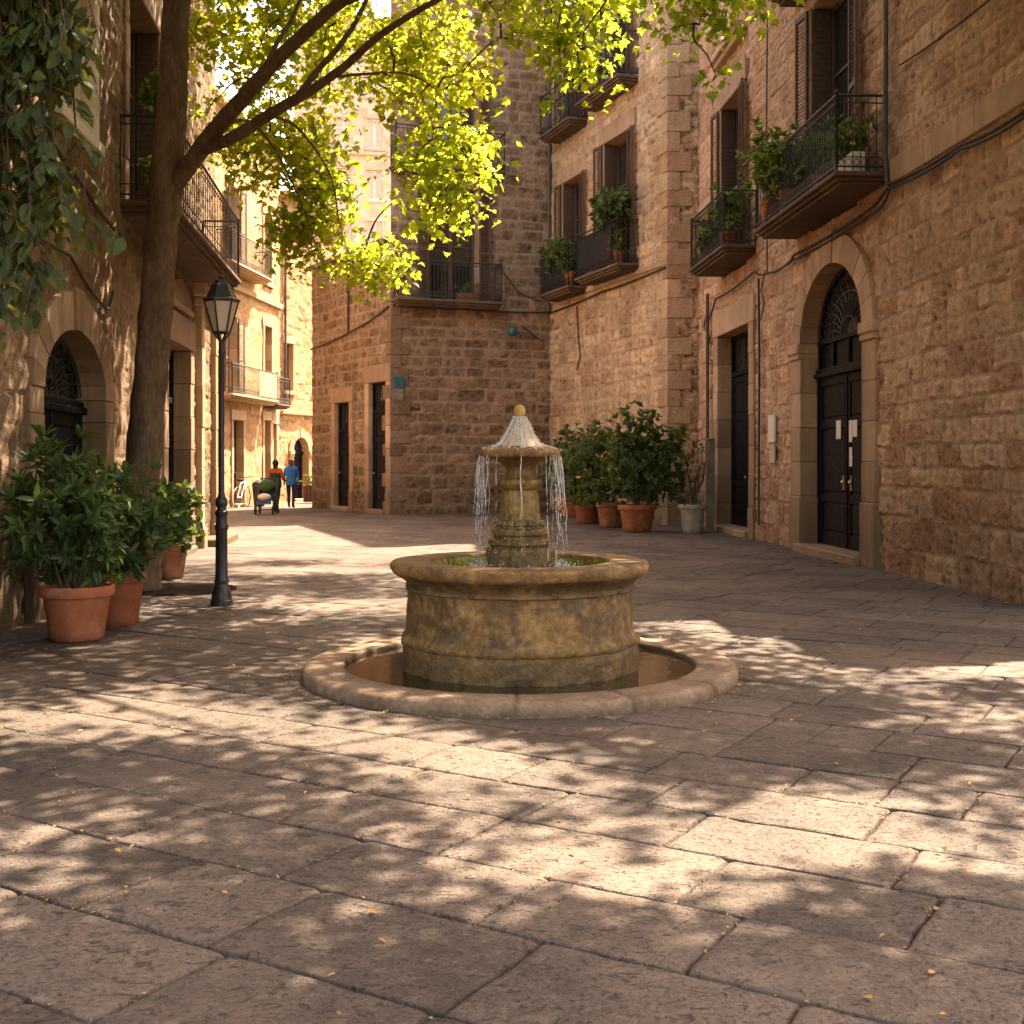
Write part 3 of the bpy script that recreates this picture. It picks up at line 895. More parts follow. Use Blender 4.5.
JOINTS = []
def make_paving():
    rng = np.random.default_rng(21)
    ang = math.radians(-31)
    e1 = np.array([math.cos(ang), math.sin(ang)]); e2 = np.array([-math.sin(ang), math.cos(ang)])
    VV, FF, CC, off = [], [], [], 0
    b = -4.0
    while b < 56:
        w = rng.uniform(.44, .59)
        a = -32 + rng.uniform(0, 1)
        while a < 30:
            L = rng.uniform(.52, 1.02)
            if rng.random() < .12: L *= .6
            ctr = e1 * (a + L / 2) + e2 * (b + w / 2)
            x, y = ctr
            if y > 1.2 and y < 53 and abs(x) < .6 * y + 3.2 and -12 < x < 7.5 and np.hypot(*(ctr - FC)) > 1.0:
                near = y < 10
                if y < 9: JOINTS.append((e1 * a + e2 * b, e1 * (a + L) + e2 * b)); JOINTS.append((e1 * a + e2 * b, e1 * a + e2 * (b + w)))
                g = rng.uniform(.002, .0045); gv = rng.uniform(.0025, .0048)
                def axis(l):
                    st = .07 if y < 6 else (.12 if near else .3)
                    n = max(2, int((l - .12) / st))
                    mid = np.linspace(.075, l - .075, n + 1)
                    return np.concatenate([[0, .004, .012, .035], mid, [l - .035, l - .012, l - .004, l]])
                ua = axis(L - 2 * g); va = axis(w - 2 * gv)
                U, W_ = np.meshgrid(ua, va)
                iu = np.minimum(np.arange(len(ua)), len(ua) - 1 - np.arange(len(ua)))
                iv = np.minimum(np.arange(len(va)), len(va) - 1 - np.arange(len(va)))
                I = np.minimum(iu[None, :], iv[:, None])
                z = np.choose(np.minimum(I, 3), [-.045, -.0042, -.0008, 0.0])
                A = a + g + U; B = b + gv + W_
                wob = .010
                A2 = A + wob * fbm(A * 7, B * 7, 3, 3) + .006 * fbm(A * 30, B * 30, 8, 2)
                B2 = B + wob * fbm(A * 7 + 40, B * 7, 4, 3) + .006 * fbm(A * 30 + 9, B * 30, 9, 2)
                # worn corners
                cd = np.hypot(np.minimum(U, L - 2 * g - U), np.minimum(W_, w - 2 * gv - W_))
                chip = rng.uniform(.2, 1)
                z = z - .014 * chip * smooth(.035, .0, cd)
                tx, ty, tz = rng.normal(0, .002), rng.normal(0, .003), rng.normal(0, .0018)
                z = z + tz + tx * (U - L / 2) + ty * (W_ - w / 2)
                z = z + np.where(I >= 2, .0045 * fbm(A * 2.5, B * 2.5, 11, 3) + .002 * fbm(A * 11, B * 11, 12, 2), 0)
                z = np.minimum(z, .012)
                P = A2[..., None] * e1 + B2[..., None] * e2
                r = rng.random()
                c = np.stack([np.full(z.shape, r), np.choose(np.minimum(I, 3), [1.0, .40, .08, 0.0]), np.zeros(z.shape)], -1).reshape(-1, 3)
                VV.append(np.concatenate([P, z[..., None]], -1).reshape(-1, 3)); CC.append(c)
                nv, nu = z.shape
                idx = np.arange(nv * nu).reshape(nv, nu) + off
                FF.append(np.stack([idx[:-1, :-1], idx[:-1, 1:], idx[1:, 1:], idx[1:, :-1]], -1).reshape(-1, 4))
                off += nv * nu
            a += L
        b += w
    me = np_mesh('paving', np.concatenate(VV), np.concatenate(FF), np.concatenate(CC))
    tag(link('paving', me, M['paving']), kind='structure')
make_paving()

# ------------------------------------------------------------------ right-hand house
def XC(Y): return 6.13 - .06 * Y
fC = F((XC(12.3), 12.3), (XC(28.6), 28.6))  # near end stops just out of view so sun reaches the paving
def sC(Y): return (Y - 12.3) * fC.L / 16.3
house_c = thing('stone_house', 'tall warm stone house on the right with the arched portal and two planted balconies', 'house', (5.2, 20, 0))
portal = (sC(17.36), sC(20.3)); side = (sC(23.73), sC(26.4))
winC1 = (sC(17.75), sC(19.75), 5.5, 8.95); winC2 = (sC(24.25), sC(26.1), 5.7, 9.15)
cuts = [(portal[0] - .12, portal[1] + .12, -1, 3.5, 1.12 + .14), (side[0] - .1, side[1] + .1, -1, 4.35),
        (winC1[0] - .1, winC1[1] + .1, 5.3, 9.1), (winC2[0] - .1, winC2[1] + .1, 5.5, 9.3)]
stepC = sC(19.95)
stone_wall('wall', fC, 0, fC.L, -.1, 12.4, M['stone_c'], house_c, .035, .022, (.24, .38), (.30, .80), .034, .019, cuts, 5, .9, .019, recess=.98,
           top=lambda s: np.where(s < sC(14.2), 7.2, np.where(s < sC(16.25), 8.05, np.where(s < stepC, 10.4, 12.4))))  # unseen roofline stepped low to let sun patches reach the paving
arch_door(fC, portal[0], portal[1], .13, 3.5, 1.1, .30, house_c, M['dress_c'], .55, .46, 2.9, True)
rect_door(fC, side[0], side[1], .13, 4.25, .33, house_c, M['dress_c'], .36, .55, True)
window(fC, *winC1[:2], winC1[2], winC1[3], .34, house_c, M['dress_c'], shut=(.46, .12), rows=3, sill=False, reveal=True)
window(fC, *winC2[:2], winC2[2], winC2[3], .34, house_c, M['dress_c'], shut=(.42, .12), rows=3, sill=False, reveal=True)
balcony(fC, sC(16.5), sC(20.75), .72, 5.5, house_c, M['slab_u'], curls=1)
balcony(fC, sC(17.4), sC(20.3), .55, 9.32, house_c, M['slab_u'])
balcony(fC, sC(23.25), sC(26.35), .68, 5.72, house_c, M['slab_u'])
mb = MB()
s = 0
while s < sC(16.3):
    L = random.uniform(1.0, 1.5); mb.box(fC, s, min(s + L - .006, sC(16.35)), -.05, .03, 5.26, 5.60, .012); s += L
mb.build('string_course', M['dress_c'], house_c)
mb = MB(); mb.box(fC, sC(16.3), stepC - .02, -.1, .3, 10.2, 10.35, .03)
mb.box(fC, sC(16.3), stepC - .02, -1.0, .2, 10.36, 10.48, .02); mb.build('cornice', M['slab_u'], house_c)
mb = MB(); mb.box(fC, sC(24.0), sC(26.5), -.05, .22, 10.2, 10.34, .02); mb.box(fC, sC(24.1), sC(26.4), -.05, .14, 10.08, 10.2, .02)
mb.box(fC, stepC, fC.L, -1, .16, 12.36, 12.5, .02); mb.build('lintel_moulding', M['dress_c'], house_c)
core([(6.1, 16.3), (5.75, 19.9), (12, 19.9), (12, 16.3)], -.1, 10.34, house_c, M['plaster'])
core([(6.15, 14.22), (6.1, 16.24), (12, 16.24), (12, 14.22)], -.1, 8.0, house_c, M['plaster'])
core([(6.2, 12.42), (6.15, 14.16), (12, 14.16), (12, 12.42)], -.1, 7.15, house_c, M['plaster'])
mb = MB(); mb.box(fC, -.05, sC(14.2), -1.1, .08, 7.2, 7.32, .02); mb.build('coping', M['dress_c'], house_c)
mb = MB(); mb.box(fC, sC(14.22), sC(16.25), -1.1, .08, 8.05, 8.17, .02); mb.build('coping', M['dress_c'], house_c)
core([(5.7, 19.96), (5.25, 28.5), (12, 28.5), (12, 19.96)], -.1, 12.36, house_c, M['plaster'])
mb = MB(); mb.box(fC, -.02, .25, -1.2, -.02, -.1, 7.15, .02); mb.build('end_wall', M['dress_c'], house_c)
def wc(Y, d, z): return fC.W(sC(Y), d, z)
cable([wc(12.35, .05, 5.16), wc(14, .05, 5.2), wc(16.2, .06, 5.26), wc(16.9, .08, 5.06), wc(20.5, .08, 5.04), wc(21, .08, 4.95)], .024, house_c, sag=.04)
cable([wc(12.35, .06, 5.10), wc(14, .06, 5.15), wc(16.2, .06, 5.2), wc(16.6, .06, 5.0), wc(20.9, .06, 4.98), wc(22.2, .06, 5.0), wc(23.2, .06, 5.18), wc(26.5, .05, 5.1), wc(27.2, .05, 4.7)], .02, house_c, sag=.05)
cable([wc(12.35, .05, 6.62), wc(15.9, .05, 6.75)], .012, house_c, sag=.05)
cable([wc(27.1, .06, 5.1), wc(27.6, .06, 4.6), wc(27.0, .06, 4.3), wc(27.3, .05, 4.0)], .016, house_c)
cable([wc(22.9, .05, 5.0), wc(22.85, .05, 3.5), wc(22.9, .05, .3)], .022, house_c)
cable([wc(22.3, .05, 9.9), wc(22.35, .05, 7.2), wc(22.3, .05, 5.0)], .014, house_c)
cable([wc(22.45, .05, 5.1), wc(22.7, .06, 4.75), wc(22.5, .05, 4.5), wc(22.75, .05, 4.2)], .013, house_c)
cable([wc(16.32, .07, 8.9), wc(16.32, .07, 7), wc(16.34, .07, 5.7), wc(16.25, .07, 5.2)], .034, house_c, 'drainpipe', 0, 'zinc')
cable([wc(27.15, .08, 5.3), wc(27.15, .08, 2.5), wc(27.15, .08, .1)], .04, house_c, 'drainpipe', 0, 'zinc')
mb = MB(); mb.box(fC, sC(21.85), sC(22.25), .005, .05, 1.86, 2.36, .008); mb.build('meter_plate', M['paper'], house_c)
mb = MB(); mb.box(fC, sC(21.9), sC(22.2), .0, .03, 1.48, 1.82, .006); mb.build('meter_box', M['plaster'], house_c)

# ------------------------------------------------------------------ projecting middle house
fB = F((3.72, 28.6), (1.14, 36.0)); fR = F((4.42, 28.6), (3.72, 28.6))
house_b = thing('stone_house', 'tall pale stone house whose projecting corner stands behind the terracotta pots', 'house', (3.2, 30.5, 0))
wb1 = (2.15, 3.75, 6.5, 10.0); wb2 = (5.3, 6.75, 6.4, 9.6); wb3 = (2.15, 3.75, 11.25, 14.5); wb4 = (5.3, 6.75, 11.05, 14.3)
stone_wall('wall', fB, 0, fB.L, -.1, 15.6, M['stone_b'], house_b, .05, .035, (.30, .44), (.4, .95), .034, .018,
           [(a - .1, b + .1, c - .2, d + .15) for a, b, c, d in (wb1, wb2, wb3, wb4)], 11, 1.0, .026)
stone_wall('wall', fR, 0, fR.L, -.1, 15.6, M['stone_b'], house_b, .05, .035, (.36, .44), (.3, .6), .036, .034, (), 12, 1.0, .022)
quoins(fB, 0, fR, fR.L, -.05, 15.55, M['stone_b'], house_b, 1, -1, .42, .03)
for wv, sh in ((wb1, (.42, .15)), (wb2, (.36, .15)), (wb3, (.42, .15)), (wb4, (.36, .15))):
    window(fB, *wv, .36, house_b, M['dress_c'], shut=sh, sill=False, reveal=True, lintel=.46, w=.26)
for s0, s1, z in ((1.6, 4.4, 6.48), (4.9, 7.15, 6.38), (1.6, 4.4, 11.2), (4.9, 7.15, 11.02)):
    balcony(fB, s0, s1, .62, z, house_b, M['slab_u'], 1.12, .16)
mb = MB(); s = 0
while s < 7.5:
    L = random.uniform(.9, 1.3); mb.box(fB, s, min(s + L - .008, fB.L), -.05, .05, 6.20, 6.34, .015); s += L
mb.box(fR, 0, fR.L - .02, -.05, .05, 6.2, 6.55, .015); mb.build('string_course', M['dress_c'], house_b)
cable([fB.W(0, .06, 6.14), fB.W(4, .06, 6.06), fB.W(7.8, .06, 5.95)], .026, house_b, sag=.03)
cable([fB.W(7.72, .07, 15.3), fB.W(7.72, .07, 9), fB.W(7.72, .07, 6.0)], .05, house_b, 'drainpipe', 0, 'zinc')
cable([fB.W(5.6, .05, 5.9), fB.W(5.5, .05, 5.0), fB.W(5.35, .05, 4.5), fB.W(5.6, .05, 4.1)], .02, house_b)
for sa, sb, z in ((2.1, 4.3, 6.48), (5.3, 7.05, 6.38)):
    mb = MB(); mb.box(fB, sa, sb, .545, .556, z + .06, z + 1.02, 0); mb.build('balcony_screen', M['iron'], house_b)
core([(4.45, 29.35), (5.4, 29.35), (9, 29.35), (9, 44), (1.6, 44), (2.0, 36.5)], -.1, 15.5, house_b, M['plaster'])

# ------------------------------------------------------------------ facing house and its lower wing
PA0 = np.array([-3.46, 34.3]); fA = F(PA0, (1.14, 36.0)); fA2 = F(PA0, (-6.6, 39.6))
house_a = thing('stone_house', 'dark brown stone house behind the fountain with a blue plate on its corner', 'house', (-1.2, 35.5, 0))
wa1 = (1.13, 2.62, 6.15, 9.5); wa2 = (1.13, 2.62, 9.95, 13.2)
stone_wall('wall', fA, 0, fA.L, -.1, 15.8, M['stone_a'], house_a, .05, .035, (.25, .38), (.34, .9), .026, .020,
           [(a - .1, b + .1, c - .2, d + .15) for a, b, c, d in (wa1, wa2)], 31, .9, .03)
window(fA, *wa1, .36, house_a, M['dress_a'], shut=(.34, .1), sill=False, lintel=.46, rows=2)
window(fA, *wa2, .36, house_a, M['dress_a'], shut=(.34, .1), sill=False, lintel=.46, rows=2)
balcony(fA, .0, 3.2, .62, 6.15, house_a, M['slab_u'], 1.08, .18)
balcony(fA, -.05, 3.3, .62, 9.95, house_a, M['slab_u'], 1.08, .18)
door_a2 = (1.54, .2); d1 = (2.97, 4.17)
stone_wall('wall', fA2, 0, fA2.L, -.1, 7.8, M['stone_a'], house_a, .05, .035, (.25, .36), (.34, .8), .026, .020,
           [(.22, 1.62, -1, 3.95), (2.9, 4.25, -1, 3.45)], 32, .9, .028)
rect_door(fA2, .32, 1.52, .12, 3.83, .15, house_a, M['dress_a'], .30, .5, False)
rect_door(fA2, 3.0, 4.15, .12, 3.35, .15, house_a, M['dress_a'], .28, .45, False)
quoins(fA, 0, fA2, 0, -.05, 7.7, M['stone_a'], house_a, 1, 1, .42, .025)
mb = MB(); mb.box(fA2, .0, fA2.L, -1.2, .22, 7.78, 7.92, .02); mb.build('cornice', M['slab_u'], house_a)
mb = MB(); mb.box(fA, 0, fA.L, -1, .2, 15.75, 15.95, .03); mb.build('cornice', M['slab_u'], house_a)
cable([fA.W(.05, .06, 5.98), fA.W(2.2, .06, 5.95), fA.W(4.9, .06, 5.98)], .03, house_a, sag=.03)
cable([fA2.W(.05, .06, 5.95), fA2.W(2.2, .06, 5.55), fA2.W(6.1, .06, 5.2)], .03, house_a, sag=.04)
cable([fA2.W(3.0, .05, 7.7), fA2.W(3.0, .05, 5.45)], .03, house_a)
cable([fA.W(3.4, .05, 7.1), fA.W(3.9, .05, 6.5), fA.W(4.6, .05, 6.3)], .018, house_a)
cable([fA.W(4.0, .05, 5.55), fA.W(4.45, .05, 5.2), fA.W(4.7, .05, 5.1)], .018, house_a)
core([(-3.1, 35.2), (1.4, 36.9), (1.5, 40), (-2.9, 38.4)], -.1, 15.7, house_a, M['plaster'])
core([(-3.2, 35.6), (-6.1, 40.2), (-5.4, 41), (-2.95, 38)], -.1, 7.75, house_a, M['plaster'])
mb = MB(); mb.box(fA, -.0 + .06, .38, .028, .05, 3.62, 3.95, .004); pl = mb.build('street_plate', M['blue'], house_a)
mb = MB(); mb.box(fA, .02, .36, .022, .04, 3.28, 3.60, .004); mb.build('wall_stain', M['rust'], house_a)  # pale stain on the wall, modelled as a thin slab
mb = MB(); c_ = fA.W(3.62, .22, 5.35); mb.ball(c_, .15, 12, (1, .9, 1)); mb.tube([fA.W(3.62, -.03, 5.42), fA.W(3.62, .12, 5.42), c_], .03, 6)
mb.build('wall_lantern', M['blue'], house_a)

# ------------------------------------------------------------------ left-hand house
def XL(Y): return -3.40 - .1 * Y
fL = F((XL(7), 7), (XL(23.1), 23.1))
def sL(Y): return (Y - 7) * fL.L / 16.1
house_l = thing('stone_house', 'shaded stone house along the left edge with arched dark door and iron balcony', 'house', (-4.9, 15, 0))
arch_l = (sL(11.6), sL(14.1)); dl2 = (sL(18.1), sL(20.1)); wl = (sL(15.4), sL(17.4), 4.78, 7.7); wl2 = (sL(12.35), sL(13.6), 5.15, 6.75)
dl3 = (sL(21.2), sL(22.4))
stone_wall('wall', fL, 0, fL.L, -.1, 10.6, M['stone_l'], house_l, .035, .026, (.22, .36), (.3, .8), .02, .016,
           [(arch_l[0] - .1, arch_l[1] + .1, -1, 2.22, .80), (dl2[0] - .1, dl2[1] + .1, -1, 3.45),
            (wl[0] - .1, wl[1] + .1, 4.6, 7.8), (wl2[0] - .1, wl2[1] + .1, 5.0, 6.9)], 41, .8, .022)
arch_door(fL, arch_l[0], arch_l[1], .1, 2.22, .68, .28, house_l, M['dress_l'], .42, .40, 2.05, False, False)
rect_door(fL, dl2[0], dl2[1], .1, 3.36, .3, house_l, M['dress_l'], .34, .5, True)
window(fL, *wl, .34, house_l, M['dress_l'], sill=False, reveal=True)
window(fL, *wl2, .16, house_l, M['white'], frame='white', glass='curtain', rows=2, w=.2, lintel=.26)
balcony(fL, sL(14.95), sL(21.6), .68, 4.78, house_l, M['slab_u'], 1.05, .17, False, gap=.17)
mb = MB()
for ya, yb, pr in ((20.75, 21.05, .12), (22.5, 22.75, .10), (22.85, 23.1, .16)):
    blocks(mb, fL, sL(ya), sL(yb), -.2, pr, .0, 4.2, .7); mb.box(fL, sL(ya) - .04, sL(yb) + .04, -.2, pr + .05, 4.2, 4.35, .02); mb.box(fL, sL(ya) - .03, sL(yb) + .03, -.2, pr + .04, -.05, .35, .02)
mb.box(fL, sL(20.6), sL(23.12), -.2, .2, 4.36, 4.62, .02)
mb.build('pilaster', M['dress_d'], house_l)
mb = MB(); mb.box(fL, sL(21.2), sL(23.2), -.2, .42, -.05, .13, .02); mb.build('door_step', M['dress_l'], house_l)
mb = MB(); mb.box(fL, sL(18.0), sL(20.2), -.05, .07, 3.92, 4.02, .015)
mb.prism(fL, [(sL(18.1), 4.02), (sL(20.1), 4.02), (sL(19.8), 4.3), (sL(19.1), 4.42), (sL(18.4), 4.3)], -.05, .05)
mb.build('door_crest', M['dress_l'], house_l)
mb = MB(); mb.box(fL, 0, fL.L + .1, -1.1, .35, 10.55, 10.75, .03); mb.build('cornice', M['slab_u'], house_l)
core([(XL(7) - .75, 7.05), (XL(23) - .75, 23.0), (-13, 23.0), (-13, 7.05)], -.1, 10.55, house_l, M['plaster'])
mb = MB(); mb.box(fL, fL.L - .22, fL.L - .01, -1.2, -.03, -.1, 10.5, .02); mb.build('end_wall', M['dress_l'], house_l)
def wl_(Y, d, z): return fL.W(sL(Y), d, z)
cable([wl_(8, .05, 5.0), wl_(11.5, .05, 4.75), wl_(13.0, .05, 4.5), wl_(14.8, .05, 4.3)], .022, house_l, sag=.05)
cable([wl_(9, .05, 3.75), wl_(12.5, .05, 3.65), wl_(14.1, .05, 3.3), wl_(14.4, .05, 3.55)], .018, house_l, sag=.06)
cable([wl_(12.3, .05, 4.6), wl_(13.0, .05, 5.0)], .016, house_l)

# ------------------------------------------------------------------ sunlit street behind
fD = F((-10.2, 30), (-8.7, 45)); fE = F((-8.7, 45), (-6.9, 50)); fP = F((-10.9, 60), (-4.6, 61.4))
house_d = thing('street_house', 'sunlit ochre house with pale balcony at the left of the far street', 'house', (-9.2, 40, 0))
def sD(Y): return (Y - 30) * fD.L / 15
def pxD(px):   # where a sight line through this pixel column meets the facade
    r = (px - 512) / 1200; k = 1.5 / 15
    Y = (-10.2 - k * 30) / (r - k); return sD(Y)
wd = [(pxD(233), pxD(243), .1, 2.9), (pxD(264), pxD(270), .1, 3.0), (pxD(272.5), pxD(276), .1, 2.9),
      (pxD(264), pxD(271), 4.0, 6.4), (pxD(225), pxD(236), 3.75, 6.3), (pxD(228), pxD(238), 8.0, 10.6), (pxD(264), pxD(271), 8.0, 10.4)]
stone_wall('wall', fD, 0, fD.L, -.1, 13, M['stone_d'], house_d, .07, .05, (.3, .42), (.4, 1.0), .014, .012, [(a - .08, b + .08, c - .2, d + .12) for a, b, c, d in wd], 51, 0, .02)
for i, w_ in enumerate(wd):
    if i < 3: rect_door(fD, w_[0], w_[1], .1, w_[3], .3, house_d, M['dress_d'], .2, .35, False, False)
    else: window(fD, *w_, .26, house_d, M['dress_d'], sill=i in (3, 6), lintel=.3, w=.18, shut=(.4, .2) if i in (4, 5) else None)
balcony(fD, pxD(214), pxD(262), .62, 3.68, house_d, M['dress_d'], .95, .16)
mb = MB(); mb.box(fD, pxD(243), pxD(262), .56, .575, 3.72, 4.62, 0); mb.build('balcony_screen', M['dress_d'], house_d)
balcony(fD, pxD(263), pxD(277), .55, 3.6, house_d, M['slab_u'], .95, .14)
balcony(fD, pxD(214), pxD(256), .6, 7.9, house_d, M['dress_d'], .95, .16)
mb = MB(); mb.box(fD, 0, fD.L, -1, .3, 12.95, 13.2, .03); mb.box(fD, 0, fD.L, -.1, .12, 7.2, 7.4, .02); mb.build('cornice', M['dress_d'], house_d)
core([(-10.9, 30), (-9.4, 45.5), (-16, 45.5), (-16, 30)], -.1, 12.9, house_d, M['plaster'])

house_e = thing('street_house', 'ochre house closing the far end of the street, with the round arched doorway', 'house', (-8.2, 46.5, 0))
def pxE(px):
    r = (px - 512) / 1200; k = 1.8 / 5.0
    Y = (-8.7 - k * 45) / (r - k); return (Y - 45) / 5.0 * fE.L
ea = (pxE(293), pxE(308))
stone_wall('wall', fE, 0, fE.L, -.1, 11.5, M['stone_d'], house_e, .06, .05, (.3, .42), (.4, 1.0), .014, .014,
           [(ea[0] - .05, ea[1] + .05, -1, 1.95, .6), (.3, 1.0, 4.1, 6.1), (2.6, 3.6, 4.3, 6.4)], 52, 0, .02)
arch_door(fE, ea[0], ea[1], .08, 1.95, .5, .3, house_e, M['dress_d'], .28, .3, 1.8)
window(fE, .38, .92, 4.2, 6.0, .2, house_e, M['dress_d'], lintel=.25, w=.12, rows=2, leafs=1)
window(fE, 2.7, 3.5, 4.4, 6.3, .2, house_e, M['dress_d'], lintel=.25, w=.15, rows=2)
mb = MB(); mb.box(fE, 0, fE.L, -.1, .14, 3.3, 3.46, .02); mb.build('string_course', M['dress_d'], house_e)
mb = MB(); mb.box(fE, 0, fE.L, -1, .3, 11.45, 11.7, .03); mb.build('cornice', M['dress_d'], house_e)
core([(-9.5, 45.6), (-7.9, 50.4), (-9.5, 52), (-12, 50)], -.1, 11.4, house_e, M['plaster'])
cable([fE.W(.3, .06, 3.55), fE.W(.3, .06, 10)], .05, house_e, 'drainpipe', 0, 'zinc')

house_p = thing('tall_house', 'tall pale plastered house with white windows far behind the tree leaves', 'house', (-8, 60, 0))
wp = []
for col_ in range(4):
    for row in range(5):
        a = .55 + col_ * 1.55; c0 = 9.6 + row * 2.6
        wp.append((a, a + .75, c0, c0 + 1.5))
stone_wall('wall', fP, 0, fP.L, -.1, 24, M['plaster'], house_p, .1, .1, (.4, .5), (.6, 1.2), .004, .004, [(a - .05, b + .05, c - .1, d + .08) for a, b, c, d in wp], 53, 0, .02)
for w_ in wp: window(fP, *w_, .15, house_p, M['plaster'], frame='white', glass='curtain', lintel=.2, w=.12, rows=3)
mb = MB()
for z in (11.8, 17.0, 23.9): mb.box(fP, 0, fP.L, -.2, .25, z, z + .18, .02)
mb.build('cornice', M['plaster'], house_p)
core([(-10.7, 61), (-4.6, 62.4), (-4.6, 68), (-10.7, 68)], -.1, 23.9, house_p, M['plaster'])

# ------------------------------------------------------------------ fountain
def lathe_np(prof, seg, centre, sub=.02, noise=.004, wet=None, nblocks=0, seed=3, facet=0, facet_z=None):
    pts = [np.array(prof[0], float)]
    for p, q in zip(prof[:-1], prof[1:]):
        p = np.array(p, float); q = np.array(q, float); n = max(1, int(np.hypot(*(q - p)) / sub))
        for k in range(1, n + 1): pts.append(p + (q - p) * k / n)
    pr = np.array(pts)
    A = np.linspace(0, 2 * PI, seg, endpoint=False)
    R, AA = np.meshgrid(pr[:, 0], A, indexing='ij'); Z, _ = np.meshgrid(pr[:, 1], A, indexing='ij')
    arc = AA * np.maximum(R.max(), .1)
    dn = noise * (fbm(arc * 5, Z * 6, seed, 4) * 1.4 + .8 * fbm(arc * 20, Z * 20, seed + 3, 3))
    R2 = R + dn
    if facet:
        a = (AA + .2) % (2 * PI / facet) - PI / facet
        k = np.cos(PI / facet) / np.cos(a)
        k = k / ((1 + np.cos(PI / facet)) / 2)
        m = np.ones_like(Z) if facet_z is None else smooth(facet_z + .03, facet_z - .01, Z)
        R2 = R2 * (1 + (k - 1) * m)
    rb = np.full_like(R, .5)
    if nblocks:
        ph = (AA / (2 * PI) * nblocks + .3) % 1
        dist = np.minimum(ph, 1 - ph) * 2 * PI / nblocks * np.maximum(R, .01)
        R2 = R2 - .012 * smooth(.014, .0, dist); Z = Z - .010 * smooth(.014, .0, dist) * (Z > .05)
        rb = (np.sin(np.floor((AA / (2 * PI) * nblocks + .3)) * 12.9) * 43.7) % 1
    w = np.zeros_like(R) if wet is None else wet(R, Z, AA)
    if nblocks: w = np.maximum(w, .95 * smooth(.013, .002, dist))
    V = np.stack([centre[0] + R2 * np.cos(AA), centre[1] + R2 * np.sin(AA), Z], -1).reshape(-1, 3)
    n, m_ = R.shape
    idx = np.arange(n * m_).reshape(n, m_); nx = np.roll(idx, -1, 1)
    Fq = np.stack([idx[:-1], nx[:-1], nx[1:], idx[1:]], -1).reshape(-1, 4)
    return V, Fq, np.stack([rb, w, rb], -1).reshape(-1, 3)

fountain = thing('fountain', 'round tiered stone fountain running with water in the middle of the plaza', 'fountain', (FC[0], FC[1], 0))
def fpart(name, args, mat, parent=fountain, angle=40):
    V, Fq, c = args
    me = np_mesh(name, V - BASE[parent], Fq, c)
    me.set_sharp_from_angle(angle=math.radians(angle))
    return link(name, me, mat, parent)
# outer ring of kerb stones
kp = [(1.23, -.04), (1.235, .06), (1.24, .080), (1.250, .088), (1.485, .089), (1.512, .081), (1.526, .062), (1.53, .035), (1.53, -.04)]
fpart('kerb', lathe_np(kp, 300, FC, .015, .0035, lambda R, Z, A: .75 * smooth(1.30, 1.22, R) + .6 * smooth(.045, .0, Z) + .25 * smooth(.2, .6, fbm(A * 6, Z * 4, 6)) + .35 * smooth(.1, .5, fbm(A * 9, R * 7, 44, 4)), 13, 4), M['kerb'])
mb = MB(); mb.lathe([(1.24, 0), (.7, .002), (.02, .002)], (FC[0], FC[1], .03), 64, 0); mb.build('lower_basin_floor', M['fount_wet'], fountain)
mb = MB(); mb.lathe([(1.245, 0), (.9, .0), (.02, .0)], (FC[0], FC[1], .052), 96, 0); mb.build('lower_pool_water', M['puddle'], fountain)
# main basin
bp = [(.815, .03), (.835, .05), (.838, .19), (.832, .225), (.845, .24), (.848, .262), (.836, .285), (.812, .31), (.80, .335), (.797, .37),
      (.793, .56), (.797, .60), (.812, .612), (.812, .632), (.80, .642), (.806, .655), (.83, .68), (.862, .70), (.888, .715), (.905, .728), (.915, .745),
      (.918, .768), (.912, .79), (.895, .802), (.86, .806), (.66, .806), (.638, .80), (.628, .785), (.622, .74), (.615, .55)]
def wetb(R, Z, A):
    n = fbm(A * 5, Z * 2, 60, 4); n2 = fbm(A * 14, Z * 1.2, 61, 3)
    top = smooth(.50, .66, Z) * (R < .90) * (R > .7) * smooth(-.5, .05, n)
    drip = smooth(-.05, .35, n2) * smooth(.36, .64, Z) * (Z < .70) * .9
    low = smooth(.36, .14, Z) * (.82 + .5 * n)
    grv = .45 * np.exp(-((Z - .232) / .012) ** 2) + .6 * np.exp(-((Z - .606) / .01) ** 2) + .5 * np.exp(-((Z - .645) / .012) ** 2)  # darkens the moulding grooves
    inner = (R < .64) * (Z > .5) * .6
    scar = .92 * smooth(.05, .42, fbm(A * 3.2, Z * 7, 66, 4)) * (Z > .3) * (Z < .56)
    crack = .9 * smooth(.0, .4, fbm(A * 9 + 7, Z * 9, 67, 4)) * (Z < .6)
    return np.clip(np.maximum.reduce([top, drip, low, grv, inner, scar, crack]), 0, 1)
fpart('basin', lathe_np(bp, 280, FC, .014, .010, wetb, 9, 12, 12, .3), M['fount'])
mb = MB(); mb.lathe([(.618, .70), (.617, .74), (.622, .772), (.630, .786)], (FC[0], FC[1], 0), 90, None, lambda r, z, a: r - .004 * math.sin(a * 17) - .003 * math.sin(a * 41)); mb.build('moss_lining', M['moss'], fountain)
mb = MB(); mb.lathe([(.63, 0), (.4, 0), (.02, 0)], (FC[0], FC[1], .735), 72, 0); mb.build('pool_water', M['pool'], fountain)
